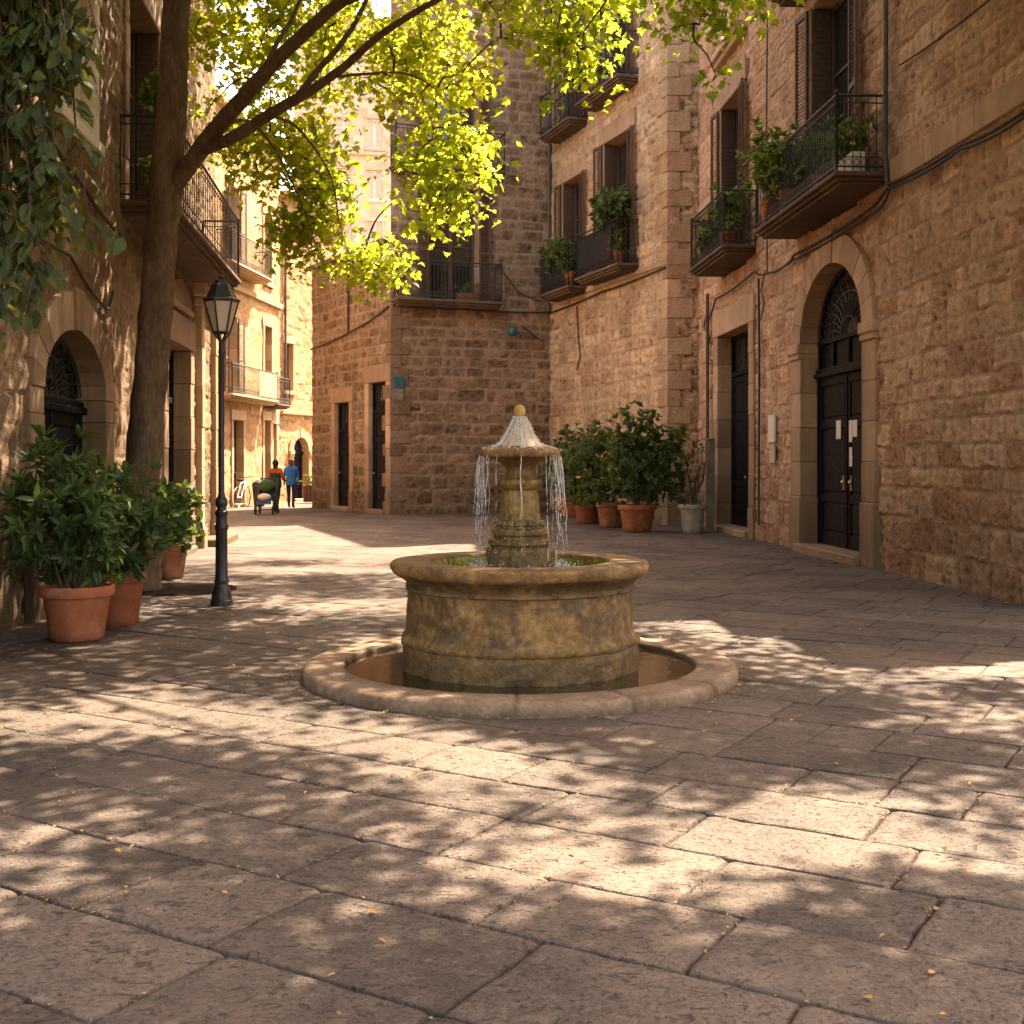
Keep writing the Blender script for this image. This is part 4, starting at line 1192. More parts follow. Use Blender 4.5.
# pedestal
pp = [(.238, .60), (.240, .878), (.228, .893), (.205, .897), (.205, .905), (.220, .915), (.222, .945), (.208, .958), (.188, .962), (.188, .972), (.200, .985), (.202, 1.018), (.188, 1.032), (.168, 1.036), (.168, 1.045),
      (.184, 1.054), (.186, 1.07), (.170, 1.086), (.150, 1.09), (.145, 1.11), (.134, 1.20), (.123, 1.292), (.121, 1.302), (.140, 1.310), (.158, 1.338), (.162, 1.355), (.156, 1.372), (.128, 1.384), (.108, 1.40), (.096, 1.42), (.092, 1.44)]
fpart('pedestal', lathe_np(pp, 140, FC, .008, .007, lambda R, Z, A: np.clip(.12 + .95 * smooth(1.12, .86, Z) * (.7 + .7 * fbm(A * 6, Z * 8, 5)) + .7 * smooth(.05, .4, fbm(A * 9, Z * 3, 9)), 0, .95), 0, 8, 8, 1.09), M['fount_wet'])
ub = [(.091, 1.43), (.096, 1.45), (.112, 1.475), (.145, 1.502), (.185, 1.520), (.225, 1.530), (.262, 1.533), (.280, 1.543), (.288, 1.560), (.284, 1.577), (.268, 1.590), (.23, 1.600), (.155, 1.612)]
fpart('upper_bowl', lathe_np(ub, 120, FC, .008, .004, lambda R, Z, A: np.clip(.75 * smooth(1.545, 1.48, Z) + .3 * smooth(.1, .5, fbm(A * 8, Z * 6, 5)), 0, 1), 0, 15), M['fount'])  # bowl coloured darker below its lip
uc = [(.158, 1.606), (.150, 1.625), (.122, 1.662), (.098, 1.70), (.075, 1.745), (.055, 1.785), (.042, 1.808), (.034, 1.822)]
fpart('cone', lathe_np(uc, 90, FC, .008, .005, None, 0, 19), M['cone'])
mb = MB(); mb.ball((FC[0], FC[1], 1.862), .042, 18, (1, 1, 1.12)); mb.lathe([(.028, 1.808), (.034, 1.818), (.026, 1.83)], (FC[0], FC[1], 0), 20)
mb.build('finial', simple_mat('ochre_finial', (.44, .27, .075), .6, .4, .4, 16, .5), fountain)

def make_falling_water():
    rng = np.random.default_rng(5)
    mb = MB()
    def drop(p, r, st):
        mb.ball(p, r, 6, (1, 1, st), .5)
    angs = list(rng.normal(PI, .42, 19)) + list(rng.normal(0, .45, 24)) + list(rng.uniform(PI, 2 * PI, 7)) + list(rng.uniform(0, PI, 8))
    for a in angs:
        v = rng.uniform(-.03, .14); r0 = .287
        zb = max(.745, 1.55 - rng.uniform(.30, .80)); jig = rng.uniform(.004, .016)
        def at(dz, k):
            t = math.sqrt(2 * dz / 9.8); rad = r0 + v * t * 1.2 + jig * math.sin(dz * 23 + a * 7) * dz
            aa = a + jig * 1.6 * math.sin(dz * 17 + a * 31) + k
            return (FC[0] + rad * math.cos(aa), FC[1] + rad * math.sin(aa), 1.55 - dz)
        dz = 0.0
        while 1.55 - dz > zb:
            ln = rng.exponential(.07 if dz < .2 else .03) + .008
            e = min(dz + ln, 1.55 - zb)
            k = rng.normal(0, .006 + .03 * dz); n = max(3, int((e - dz) / .018) + 2); w0 = rng.uniform(.0008, .0021)
            pts = [at(dz + (e - dz) * q / (n - 1), k) for q in range(n)]
            mb.tube(pts, [w0 * (.35 + .9 * math.sin(PI * (q + .3) / (n - .2)) * rng.uniform(.7, 1.3)) for q in range(n)], 5, True, .5)
            dz = e + rng.exponential(.012 + .05 * dz)
        for q in range(int(rng.integers(2, 9))):
            d2 = rng.uniform(.15, .78); p = at(d2, rng.normal(0, .05)); drop(p, rng.uniform(.0010, .0032), rng.uniform(.9, 1.6))
    # sheets and beads running down the cone
    prof = [(.037, 1.82), (.046, 1.806), (.06, 1.783), (.08, 1.742), (.104, 1.698), (.128, 1.66), (.155, 1.628), (.20, 1.609), (.25, 1.599), (.279, 1.585), (.288, 1.562)]
    for k in range(30):
        a = rng.uniform(0, 2 * PI); i0 = rng.integers(0, 4); i1 = rng.integers(6, 11)
        pts = []; rr = []
        for i in range(i0, i1):
            aa = a + rng.normal(0, .05)
            pts.append((FC[0] + (prof[i][0] + .001) * math.cos(aa), FC[1] + (prof[i][0] + .001) * math.sin(aa), prof[i][1])); rr.append(rng.uniform(.0018, .0042))
        if len(pts) > 2: mb.tube(pts, rr, 5, True, .5)
    for k in range(520):
        a = rng.uniform(0, 2 * PI); i = rng.integers(1, 10); t = rng.random()
        r = prof[i][0] * (1 - t) + prof[i - 1][0] * t; z = prof[i][1] * (1 - t) + prof[i - 1][1] * t
        r += rng.uniform(0, .012)
        drop((FC[0] + r * math.cos(a), FC[1] + r * math.sin(a), z + .004), rng.uniform(.002, .0055), 1)
    # splashes on the pedestal steps and on the pool
    for k in range(260):
        a = rng.uniform(0, 2 * PI); zz = rng.choice([.885, .955, 1.04, 1.07]); r = {.885: .23, .955: .21, 1.04: .185, 1.07: .172}[float(zz)] + rng.uniform(0, .015)
        drop((FC[0] + r * math.cos(a), FC[1] + r * math.sin(a), zz + rng.uniform(-.04, .02)), rng.uniform(.0015, .0042), 1)
    for k in range(420):
        a = rng.choice([0, PI]) + rng.normal(0, .55); r = .31 + rng.normal(0, .05)
        drop((FC[0] + r * math.cos(a), FC[1] + r * math.sin(a), .757 + abs(rng.normal(0, .022))), rng.uniform(.0018, .0055), 1)
    o = mb.build('falling_water', M['water'], fountain, 180)
    o['kind'] = 'stuff'
make_falling_water()

# ------------------------------------------------------------------ street lamp
def make_lamp():
    c = (-3.05, 12.6); t = thing('street_lamp', 'black iron lamp post with a six-sided frosted lantern beside the left-hand tree', 'street lamp', (c[0], c[1], 0))
    C3 = (c[0], c[1], 0)
    mb = MB()
    mb.lathe([(.115, 0), (.115, .05), (.105, .06), (.10, .13), (.085, .17), (.074, .19), (.07, .23), (.078, .25), (.07, .27), (.064, .30), (.060, .78), (.070, .80), (.070, .83), (.058, .85), (.056, .93), (.066, .95), (.066, .98), (.05, 1.0), (.048, 1.02), (.062, 1.05), (.064, 1.08), (.058, 1.11), (.04, 1.14), (.033, 1.17)], C3, 24, cap=True)
    mb.build('base', M['lampiron'], t)
    mb = MB(); mb.lathe([(.031, 1.15), (.029, 1.8), (.026, 2.62), (.036, 2.64), (.036, 2.67), (.026, 2.69), (.03, 2.74), (.02, 2.78)], C3, 16, cap=True)
    mb.build('post', M['lampiron'], t)
    def sq(w, z, a=.35): return [(c[0] + w * math.cos(a + k * PI / 3), c[1] + w * math.sin(a + k * PI / 3), z) for k in range(6)]
    fr = MB(); zb, zt = 2.86, 3.19; wb, wt = .085, .175
    B, T = sq(wb, zb), sq(wt, zt)
    for k in range(6):
        fr.tube([(c[0], c[1], 2.74), B[k], T[k]], .0105, 5)
        fr.tube([B[k], B[(k + 1) % 6]], .011, 5); fr.tube([T[k], T[(k + 1) % 6]], .014, 5)
    lan = fr.build('lantern', M['lampiron'], t)
    g = MB(); B, T = sq(wb * .97, zb + .005), sq(wt * .97, zt - .005)
    g.add(B + T, [(k, (k + 1) % 6, 6 + (k + 1) % 6, 6 + k) for k in range(6)] + [(0, 1, 2, 3, 4, 5)], .5)
    g.build('glass', M['lampglass'], lan)
    cp = MB(); rings = [(wt + .022, zt), (wt + .022, zt + .016), (wt - .015, zt + .035), (.10, zt + .165), (.075, zt + .185), (.07, zt + .215), (.02, zt + .225)]
    V = sum([sq(w, z) for w, z in rings], [])
    cp.add(V, [(i * 6 + k, i * 6 + (k + 1) % 6, i * 6 + 6 + (k + 1) % 6, i * 6 + 6 + k) for i in range(len(rings) - 1) for k in range(6)] + [(0, 1, 2, 3, 4, 5)], .5)
    cp.ball((c[0], c[1], zt + .25), .03, 10)
    cp.build('cap', M['lampiron'], lan, 25)
make_lamp()

# ------------------------------------------------------------------ plants in pots
def pot_profile(r, h):
    return [(r * .60, .0), (r * .68, .004), (r * .70, .03 * h), (r * .72, .05 * h), (r * .885, .78 * h), (r * .9, .80 * h), (r * .985, .81 * h), (r * 1.0, .83 * h), (r * 1.0, .96 * h), (r * .985, .99 * h), (r * .95, h), (r * .90, h * .99), (r * .88, .92 * h), (r * .86, .86 * h)]

def rosettes(tips, tdirs, per, size, rng, spread=1.0, droop=.25):
    pos, dr, up = [], [], []
    for p, d in zip(tips, tdirs):
        n = int(rng.integers(max(3, per - 3), per + 3))
        d = d / np.linalg.norm(d)
        a = np.cross(d, [0, 0, 1.]); 
        if np.linalg.norm(a) < .1: a = np.array([1., 0, 0])
        a /= np.linalg.norm(a); b = np.cross(d, a)
        ph = rng.uniform(0, 6.3)
        for k in range(n):
            t = ph + k * 2.4 + rng.normal(0, .2)
            q = rng.uniform(.35, 1.25) * spread
            v = d * math.cos(q) + (a * math.cos(t) + b * math.sin(t)) * math.sin(q)
            v[2] -= droop * rng.uniform(.2, 1)
            pos.append(p - d * rng.uniform(0, .10) * size * 8 * .1); dr.append(v); up.append(d + rng.normal(0, .25, 3))
    return np.array(pos), np.array(dr), np.array(up)

def bush_on(t, base_z, c, rad, ntips, per, size, kind, mat, seed, stems=8, shape=.35, stem_r=.012, droop=.25):
    """foliage and stems of one potted bush: tips spread through an uneven ellipsoid"""
    rng = np.random.default_rng(seed)
    B = BASE[t]
    c = np.array(c, float) + B; rad = np.array(rad, float)
    tips, td = [], []
    lob = [(rng.normal(0, .45, 3) * rad, rng.uniform(.5, .75)) for _ in range(7)]
    while len(tips) < ntips:
        v = rng.normal(size=3); v /= np.linalg.norm(v)
        q = rng.random() ** shape
        if rng.random() < .6:
            o, s_ = lob[rng.integers(0, 7)]
            p = o + v * q * rad * s_
        else: p = v * q * rad * rng.uniform(.75, 1.08)
        pw = c + p
        if pw[2] < B[2] + base_z + .02: continue
        tips.append(pw); td.append(v * .8 + p / rad * .5 + np.array([0, 0, .55]) + rng.normal(0, .15, 3))
    pos, dr, up = rosettes(tips, td, per, size, rng, droop=droop)
    sz = size * rng.uniform(.55, 1.25, len(pos))
    leaf_mesh('foliage', pos, dr, up, sz, kind, rng.random(len(pos)) ** 1.3, mat, t)
    mb = MB()
    for k in range(stems):
        tp = tips[rng.integers(0, len(tips))]
        a = B + np.array([rng.normal(0, .05), rng.normal(0, .05), base_z - .03])
        m = (a + tp) / 2 + np.array([rng.normal(0, .04), rng.normal(0, .04), .08]); m[:2] = a[:2] * .6 + tp[:2] * .4
        mb.tube([a, m, tp], [stem_r, stem_r * .8, stem_r * .4], 5)
    mb.build('stem', M['bark_twig'], t)

def potted(name, label, cat, loc, r, h, mat, group=None, rot=0, seg=40):
    t = thing(name, label, cat, loc, group)
    mb = MB(); mb.lathe(pot_profile(r, h), loc, seg); mb.build('pot', mat, t, 30)
    mb = MB(); mb.lathe([(r * .88, h * .88), (r * .5, h * .90), (.01, h * .91)], loc, 24); mb.build('soil', M['soil'], t)
    return t

GL = 'terracotta pots along the left wall'; GR = 'terracotta pots along the back corner'
t = potted('potted_shrub', 'big leafy laurel in the front terracotta pot by the left wall', 'potted plant', (-3.68, 10.15, 0), .305, .46, M['terracotta'], GL)
bush_on(t, .42, (-.06, 0, .98), (.53, .50, .60), 230, 10, .135, 'lance', M['leaf_bush'], 101, 12)
t = potted('potted_shrub', 'leafy laurel in the pot half hidden behind the front left one', 'potted plant', (-3.66, 11.05, 0), .29, .50, M['terracotta_dark'], GL)
bush_on(t, .45, (.06, 0, .95), (.46, .46, .52), 170, 10, .135, 'lance', M['leaf_bush'], 102, 10)
t = potted('potted_shrub', 'small light green shrub in the pot between the tree trunk and the lamp', 'potted plant', (-4.42, 15.5, 0), .24, .44, M['terracotta_old'], GL)
bush_on(t, .40, (.02, 0, .80), (.42, .40, .44), 95, 8, .12, 'oval', M['leaf_bush'], 103, 8)

t = potted('potted_shrub', 'largest bushy shrub in the front terracotta pot of the right-hand row', 'potted plant', (2.70, 25.9, 0), .42, .58, M['terracotta'], GR)
bush_on(t, .50, (.02, 0, 1.35), (.86, .7, .95), 640, 9, .125, 'oval', M['leaf_pot'], 104, 14, .4, .016)
t = potted('potted_shrub', 'shrub with reddish leaves in the second terracotta pot from the front', 'potted plant', (2.28, 27.6, 0), .36, .58, M['terracotta_old'], GR)
bush_on(t, .50, (-.12, 0, 1.35), (.68, .6, .82), 400, 9, .12, 'oval', M['leaf_pot'], 105, 10, .4, .016)
rng = np.random.default_rng(9)
n = 26; p = np.column_stack([rng.normal(2.16, .3, n), rng.normal(27.0, .2, n), rng.normal(1.6, .3, n)])
leaf_mesh('flower', p, rand_dirs(n, rng), rand_dirs(n, rng), rng.uniform(.08, .14, n), 'oval', rng.random(n), M['flower'], t)
t = potted('potted_shrub', 'dense round shrub in the third terracotta pot from the front', 'potted plant', (1.86, 29.3, 0), .38, .60, M['terracotta_dark'], GR)
bush_on(t, .50, (-.05, 0, 1.45), (.80, .7, .90), 480, 9, .12, 'oval', M['leaf_pot'], 106, 10, .4, .016)
t = potted('potted_shrub', 'rearmost shrub of the row, in the pot nearest the building corner', 'potted plant', (1.62, 32.6, 0), .40, .60, M['terracotta'], GR)
bush_on(t, .50, (.05, 0, 1.40), (.72, .7, .85), 400, 9, .12, 'oval', M['leaf_pot'], 107, 10, .4, .016)

# grey pot with bare twigs, wooden post
t = thing('potted_plant', 'chipped grey-white pot with nearly bare stems beside the right-hand side door', 'potted plant', (3.84, 25.55, 0))
mb = MB(); mb.lathe([(.20, 0), (.205, .03), (.215, .05), (.255, .46), (.275, .50), (.305, .52), (.31, .57), (.295, .60), (.275, .60), (.265, .52)], (3.84, 25.55, 0), 36); mb.build('pot', M['whitepot'], t, 30)
mb = MB(); mb.lathe([(.268, .54), (.1, .56), (.01, .56)], (3.84, 25.55, 0), 24); mb.build('soil', M['soil'], t)
mb = MB(); b3 = np.array([3.84, 25.55, .5])
stems = [[(0, 0, 0), (-.02, 0, .4), (-.10, .02, .8), (-.08, .03, 1.15)], [(.03, 0, 0), (.08, 0, .35), (.16, 0, .75), (.22, .04, 1.3)], [(.02, .02, 0), (.06, .05, .5), (.14, .1, .85)], [(.10, 0, .4), (.22, -.03, .62), (.27, 0, .95)]]
for st in stems: mb.tube([b3 + np.array(q) for q in st], [.03, .024, .016, .008][:len(st)], 6)
mb.build('stem', M['bark_twig'], t)
rng = np.random.default_rng(17); n = 46
ends = np.array([b3 + np.array(st[-1]) for st in stems])
p = ends[rng.integers(0, 4, n)] + rng.normal(0, .08, (n, 3)); p2 = np.column_stack([rng.normal(3.82, .1, 24), rng.normal(25.5, .1, 24), rng.uniform(.6, .75, 24)])
p = np.concatenate([p, p2]); leaf_mesh('foliage', p, rand_dirs(len(p), rng), rand_dirs(len(p), rng), rng.uniform(.06, .12, len(p)), 'oval', rng.random(len(p)), M['leaf_pot'], t)

t = thing('wooden_post', 'weathered grey wooden post leaning against the wall behind the grey pot', 'post', (4.27, 25.9, 0))
mb = MB(); fw = F((4.2, 25.9), (4.36, 25.9))
for k in range(6):
    mb.box(fw, k * .004 + .0, .15 + k * .004, -.07, .07, k * .33, k * .33 + .33, .004 if k else .01, random.uniform(.3, .7))
mb.box(fw, .0, .16, -.09, .09, 1.96, 2.02, .02)
mb.build('post', M['rust'], t)

# ------------------------------------------------------------------ plants on the balconies
GB = 'plants on the balconies'
def planter(label, f, s, d, z, w, h, mat, rad, ntips, size, seed, kind='oval', flowers=0, lift=.0, cat='balcony plant', leaf='leaf_balc', box=True):
    p = f.W(s, d, z)
    t = thing('planter_box' if box else 'flower_pot', label, cat, p, GB)
    mb = MB()
    if box: mb.box(F(f.W(s - w / 2, d, 0)[:2], f.W(s + w / 2, d, 0)[:2], f.W(s, 9, 0)[:2]), 0, w, -.1, .1, z + .002, z + h, .012, .5)
    else: mb.lathe(pot_profile(w / 2, h), p, 20)
    mb.build('pot', mat, t)
    bush_on(t, h * .9, (0, 0, h + rad[2] * .7 + lift), rad, ntips, 8, size, kind, M[leaf], seed, 5, .45, .01, .45)
    if flowers:
        rng = np.random.default_rng(seed + 1); c = np.array(p) + np.array([0, 0, h + rad[2] * .8])
        q = c + rng.normal(0, .5, (flowers, 3)) * np.array(rad)
        leaf_mesh('flower', q, rand_dirs(flowers, rng), rand_dirs(flowers, rng), rng.uniform(.06, .10, flowers), 'oval', rng.random(flowers), M['flower'], t)
    return t
planter('tall leafy plant at the far end of the large right-hand balcony', fC, sC(20.25), .56, 5.5, .36, .40, M['terracotta'], (.48, .60, .80), 170, .13, 201, flowers=8, lift=.15, box=False)
planter('drooping bushy plant in the middle of the large right-hand balcony', fC, sC(19.3), .52, 5.5, .34, .36, M['terracotta'], (.42, .60, .62), 140, .12, 202, flowers=6, box=False)
planter('white box of orange flowers at the near end of the large right-hand balcony', fC, sC(17.0), .34, 5.5, .75, .30, M['white'], (.22, .42, .34), 46, .13, 203, flowers=22)
planter('dark pot of green leaves beside the white flower box on the large balcony', fC, sC(18.1), .38, 5.5, .32, .30, M['terracotta'], (.24, .3, .40), 40, .14, 204, box=False)
planter('trailing plant at the near end of the small right-hand balcony', fC, sC(23.9), .40, 5.72, .36, .34, M['terracotta'], (.3, .45, .55), 80, .15, 205, box=False)
planter('low plant at the far end of the small right-hand balcony', fC, sC(25.5), .42, 5.72, .6, .26, M['terracotta'], (.28, .55, .40), 80, .14, 206, flowers=5)
planter('broad green bush rising over the rail of the corner house balcony', fB, 2.4, .36, 6.48, .5, .52, M['terracotta'], (.62, .72, .44), 190, .17, 207, lift=.60, leaf='leaf_pot')
planter('terracotta pot with yellow blooms behind the bars of the corner house balcony', fB, 1.95, .4, 6.48, .30, .34, M['terracotta'], (.2, .2, .26), 24, .12, 208, flowers=22, box=False)
planter('leafy box spilling over the far corner house balcony', fB, 6.2, .42, 6.38, .9, .5, M['terracotta'], (.5, .7, .38), 110, .16, 209, lift=.35)
planter('pot of yellow flowers at the near end of the far corner house balcony', fB, 5.2, .42, 6.38, .34, .4, M['terracotta'], (.26, .26, .34), 36, .13, 210, flowers=26, lift=.1, box=False)
planter('yellow flowering plant on the upper balcony of the corner house', fB, 3.7, .42, 11.2, .5, .4, M['terracotta'], (.35, .5, .45), 70, .15, 211, flowers=24, lift=.2)
planter('terracotta box on the floor of the facing house balcony', fA, 2.2, .3, 6.15, .6, .24, M['terracotta'], (.26, .2, .16), 22, .10, 212)
planter('green plant in a dark box high on the left house balcony rail', fL, sL(15.25), .5, 5.86, .42, .22, M['iron'], (.26, .3, .24), 50, .13, 213)
planter('fern pot on the floor of the left house balcony', fL, sL(15.3), .4, 4.78, .3, .26, M['terracotta'], (.22, .22, .24), 30, .12, 214, box=False)

# ------------------------------------------------------------------ trees
AZ, EL = math.radians(40), math.radians(58)
def smooth_line(P, R, n=8):
    P = np.array(P, float); out = []; rr = []
    Q = np.vstack([2 * P[0] - P[1], P, 2 * P[-1] - P[-2]])
    for i in range(len(P) - 1):
        p0, p1, p2, p3 = Q[i:i + 4]
        for k in range(n):
            t = k / n
            out.append(.5 * ((2 * p1) + (-p0 + p2) * t + (2 * p0 - 5 * p1 + 4 * p2 - p3) * t * t + (-p0 + 3 * p1 - 3 * p2 + p3) * t ** 3))
            rr.append(R[i] + (R[i + 1] - R[i]) * t)
    out.append(P[-1]); rr.append(R[-1])
    return np.array(out), np.array(rr)

def limb_mesh(mb, P, R, sides=12, seed=0, lump=.06):
    scale = .84 if sides >= 16 else .64
    P, R = smooth_line(P, R)
    rng = np.random.default_rng(seed)
    pts = [Vector(p) for p in P]; n = len(pts); V = []; up = None
    for i, p in enumerate(pts):
        t = (pts[min(i + 1, n - 1)] - pts[max(i - 1, 0)]).normalized()
        if up is None: up = t.orthogonal().normalized()
        else: up = (up - t * up.dot(t)).normalized()
        w = t.cross(up)
        for k in range(sides):
            a = 2 * PI * k / sides
            rr = scale * R[i] * (1 + lump * math.sin(3 * a + i * .35 + seed) + lump * .7 * rng.normal())
            V.append(p + (up * math.cos(a) + w * math.sin(a)) * rr)
    fc = [(i * sides + k, i * sides + (k + 1) % sides, (i + 1) * sides + (k + 1) % sides, (i + 1) * sides + k) for i in range(n - 1) for k in range(sides)]
    fc.append(tuple((n - 1) * sides + k for k in range(sides)))
    mb.add(V, fc, .5)
    return P, R

def px(x, y, Y): return np.array([(x - 512) / 1200 * Y, Y, 1.5 + (462 - y) / 1200 * Y])

def grow_twigs(mb, limbs, centres, rng, r0=.011):
    nodes = [p for L in limbs for p in L[::2]]
    nodes = np.array(nodes)
    d = np.min(np.linalg.norm(centres[:, None] - nodes[None], axis=2), 1)
    for i in np.argsort(d):
        c = centres[i]
        dd = np.linalg.norm(nodes - c, axis=1) + 1.2 * np.maximum(0, c[2] - nodes[:, 2] - .2) * 0
        j = np.argmin(dd); a = nodes[j]; L = dd[j]
        m1 = a + (c - a) * .35 + rng.normal(0, .07 * L, 3) + np.array([0, 0, .10 * L]); m2 = a + (c - a) * .72 + rng.normal(0, .06 * L, 3) + np.array([0, 0, .07 * L])
        P, R = smooth_line([a, m1, m2, c], [r0 * (1 + .5 * L), r0, r0 * .7, r0 * .4], 3)
        mb.tube(P, R, 5, False, .5)
        nodes = np.vstack([nodes, P[3:]])

def ellipsoid_centres(spec, rng):
    out = []
    for c, r, n in spec:
        v = rng.normal(size=(n, 3)); v /= np.linalg.norm(v, axis=1, keepdims=True)
        out.append(np.array(c) + v * (rng.random((n, 1)) ** .42) * np.array(r))
    return np.concatenate(out)

GAPS = [(-.2, 6.05, .75, .55), (-1.05, 6.5, .85, .40), (-1.95, 7.05, .75, .5), (-2.9, 6.6, .6, .5), (.24, 4.35, .42, .36), (.95, 4.7, .6, .42), (1.35, 5.35, .8, .30),
        (1.95, 4.35, .5, .3), (2.7, 8.4, 1.0, .22), (3.4, 9.3, .6, .2), (1.7, 11.6, .5, .25), (-1.7, 9.6, .9, .35), (-2.6, 12.6, 1.2, .35), (-2.6, 16.4, 1.6, .4), (-1.5, 19.5, 2.0, .3), (.9, 12.6, .5, .3), (2.6, 7.1, .5, .2)]  # ground patches kept sunlit: unseen crowns leave holes towards the sun there

def make_plane_tree():
    rng = np.random.default_rng(77)
    Y = 13.9
    tree = thing('plane_tree', 'tall plane tree with leaning trunk and sunlit yellow-green crown over the plaza', 'tree', (-4.29, Y, 0))
    mb = MB(); limbs = []
    def limb(P, R, sides=14, seed=0): 
        P, R = limb_mesh(mb, P, R, sides, seed); limbs.append(P)
    limb([px(140, 596, Y), px(141, 545, Y), px(143, 470, Y), px(150, 375, Y), px(160, 262, Y), px(166, 180, Y), px(174, 70, Y), px(181, -40, Y), px(205, -200, Y), px(250, -330, 13.5)],
         [.29, .255, .24, .225, .215, .225, .195, .17, .14, .09], 18, 1)
    limb([px(163, 200, Y), px(186, 170, Y - .1), px(222, 122, Y - .35), px(262, 76, Y - .7), px(300, 38, Y - 1), px(338, 4, Y - 1.3), px(385, -22, Y - 1.7), px(520, -140, 11.2), px(700, -260, 10.2)],
         [.15, .165, .15, .125, .11, .095, .08, .055, .03], 14, 2)
    limb([px(205, 150, Y - .25), px(232, 138, Y - .4), px(270, 114, Y - .6), px(300, 97, Y - .8), px(340, 70, Y - 1.1), px(382, 34, Y - 1.5), px(430, 4, Y - 1.9), px(500, -30, 11.6), px(640, -60, 11.1), px(760, -70, 10.6)],
         [.10, .105, .095, .088, .070, .058, .046, .036, .026, .012], 12, 3)
    limb([px(296, 99, Y - .8), px(318, 70, Y - .7), px(340, 45, Y - .6), px(362, 10, Y - .5), px(390, -60, Y - .3)], [.062, .055, .05, .04, .02], 10, 4)
    limb([px(330, 77, Y - 1), px(365, 74, Y - 1.0), px(402, 73, Y - .9), px(430, 85, Y - .8), px(452, 110, Y - .7)], [.03, .024, .018, .013, .006], 8, 5)
    limb([px(262, 76, Y - .7), px(276, 45, Y - .5), px(296, 10, Y - .3), px(320, -60, Y)], [.06, .045, .035, .02], 8, 6)
    limb([px(222, 124, Y - .3), px(250, 122, Y + .1), px(275, 150, Y + .5), px(300, 200, Y + .7), px(318, 250, Y + .7)], [.035, .03, .022, .014, .006], 8, 7)
    limb([px(270, 114, Y - .6), px(300, 130, Y - .2), px(330, 175, Y), px(340, 225, Y + .1), px(352, 262, Y + .1)], [.03, .024, .017, .012, .005], 8, 8)
    # boughs over the plaza, above the picture
    limb([px(181, -40, Y), (-3.3, 12.2, 8.0), (-1.8, 10.4, 8.4), (.2, 8.9, 8.3), (2.2, 8.4, 8.0), (3.8, 8.6, 7.6)], [.15, .12, .10, .075, .05, .02], 10, 9)
    limb([(-3.3, 12.2, 8.0), (-3.2, 10.0, 7.6), (-2.9, 8.0, 7.0), (-2.2, 6.2, 6.4), (-1.4, 5.0, 6.1)], [.10, .08, .06, .04, .015], 8, 10)
    limb([(-1.8, 10.4, 8.4), (-.6, 8.4, 7.8), (.4, 6.6, 7.1), (1.4, 5.6, 6.5)], [.07, .055, .04, .015], 8, 11)
    limb([(.2, 8.9, 8.3), (2.2, 10.2, 8.4), (3.8, 11.4, 8.3)], [.06, .04, .015], 8, 12)
    limb([px(181, -40, Y), (-2.9, 15.6, 8.9), (-.6, 17.6, 9.8), (1.6, 19.6, 10.8), (2.8, 21.4, 11.3)], [.16, .13, .10, .06, .02], 10, 13)
    trunk = mb.build('trunk', M['bark'], tree, 180)
    # crown: the part in the picture
    def E(x, y, Yd, rx, rz, ry, n): return ((px(x, y, Yd)), (rx, ry, rz), n)
    spec = [E(330, 15, 14.9, 1.9, 1.1, 1.5, 78), E(262, 130, 15.3, .72, .85, .9, 26), E(215, 60, 15.0, .30, .9, .6, 12),
            E(312, 190, 15.0, .42, .90, .5, 32), E(365, 262, 14.6, .36, .24, .3, 12), E(300, 240, 15.0, .34, .34, .3, 8),
            E(445, 160, 14.2, .42, .60, .45, 17), E(420, 70, 13.6, .8, .45, .7, 24), E(452, 212, 14.2, .30, .16, .25, 6),
            E(540, 0, 12.8, .85, .42, .8, 24), E(570, 60, 12.4, .22, .42, .3, 6), E(655, -26, 11.4, .8, .24, .5, 14), E(735, -16, 10.9, .34, .2, .35, 5), E(690, 14, 11.0, .35, .10, .3, 3)]
    vis = ellipsoid_centres(spec, rng)
    hang = np.array([px(712, 82, 10.9), px(716, 76, 10.9), px(585, 48, 11.8), px(398, 200, 14.5), px(552, 105, 12.4)])
    vis = np.concatenate([vis, hang]); nh = len(hang)
    # unseen overhead crown, shaped to dapple the paving, kept above the line of sight
    ov = []
    gaps = GAPS
    k = 1 / math.tan(EL)
    while len(ov) < 640:
        p = np.array([rng.uniform(-4.5, 4.4), rng.uniform(4.9, 24), rng.uniform(5.2, 12.0)])
        if p[2] < 1.5 + .385 * p[1] + .85 or p[2] > 1.5 + .385 * p[1] + 3.4: continue
        if p[0] > 2.3 and (p[1] < 13.0 or p[0] > 4.4): continue
        if p[1] > 15.2:      # keep the low sprays of the crown in the sun
            t_ = (p[1] - 14.8) / math.cos(AZ); qx = p[0] - math.sin(AZ) * t_; qz = p[2] - t_ / k
            if -4.3 < qx < 1.2 and 3.3 < qz < 7.6 and rng.random() < .9: continue
        gx = p[0] - math.sin(AZ) * k * p[2]; gy = p[1] - math.cos(AZ) * k * p[2]
        if min(((gx - a) / (rx + .16)) ** 2 + ((gy - b) / (ry + .16)) ** 2 for a, b, rx, ry in gaps) < 1: continue
        ov.append(p)
    for q in range(46):      # unseen leaves added to shade the nearest paving
        gx, gy, z = rng.uniform(-2.0, 2.0), rng.uniform(2.3, 3.75), rng.uniform(5.4, 6.3)
        ov.append(np.array([gx + math.sin(AZ) * k * z, gy + math.cos(AZ) * k * z, z]))
    ov = np.array(ov)
    allc = np.concatenate([vis, ov])
    tw = MB(); grow_twigs(tw, limbs, allc, rng)
    tw.build('twig', M['bark_twig'], tree, 180)['kind'] = 'stuff'
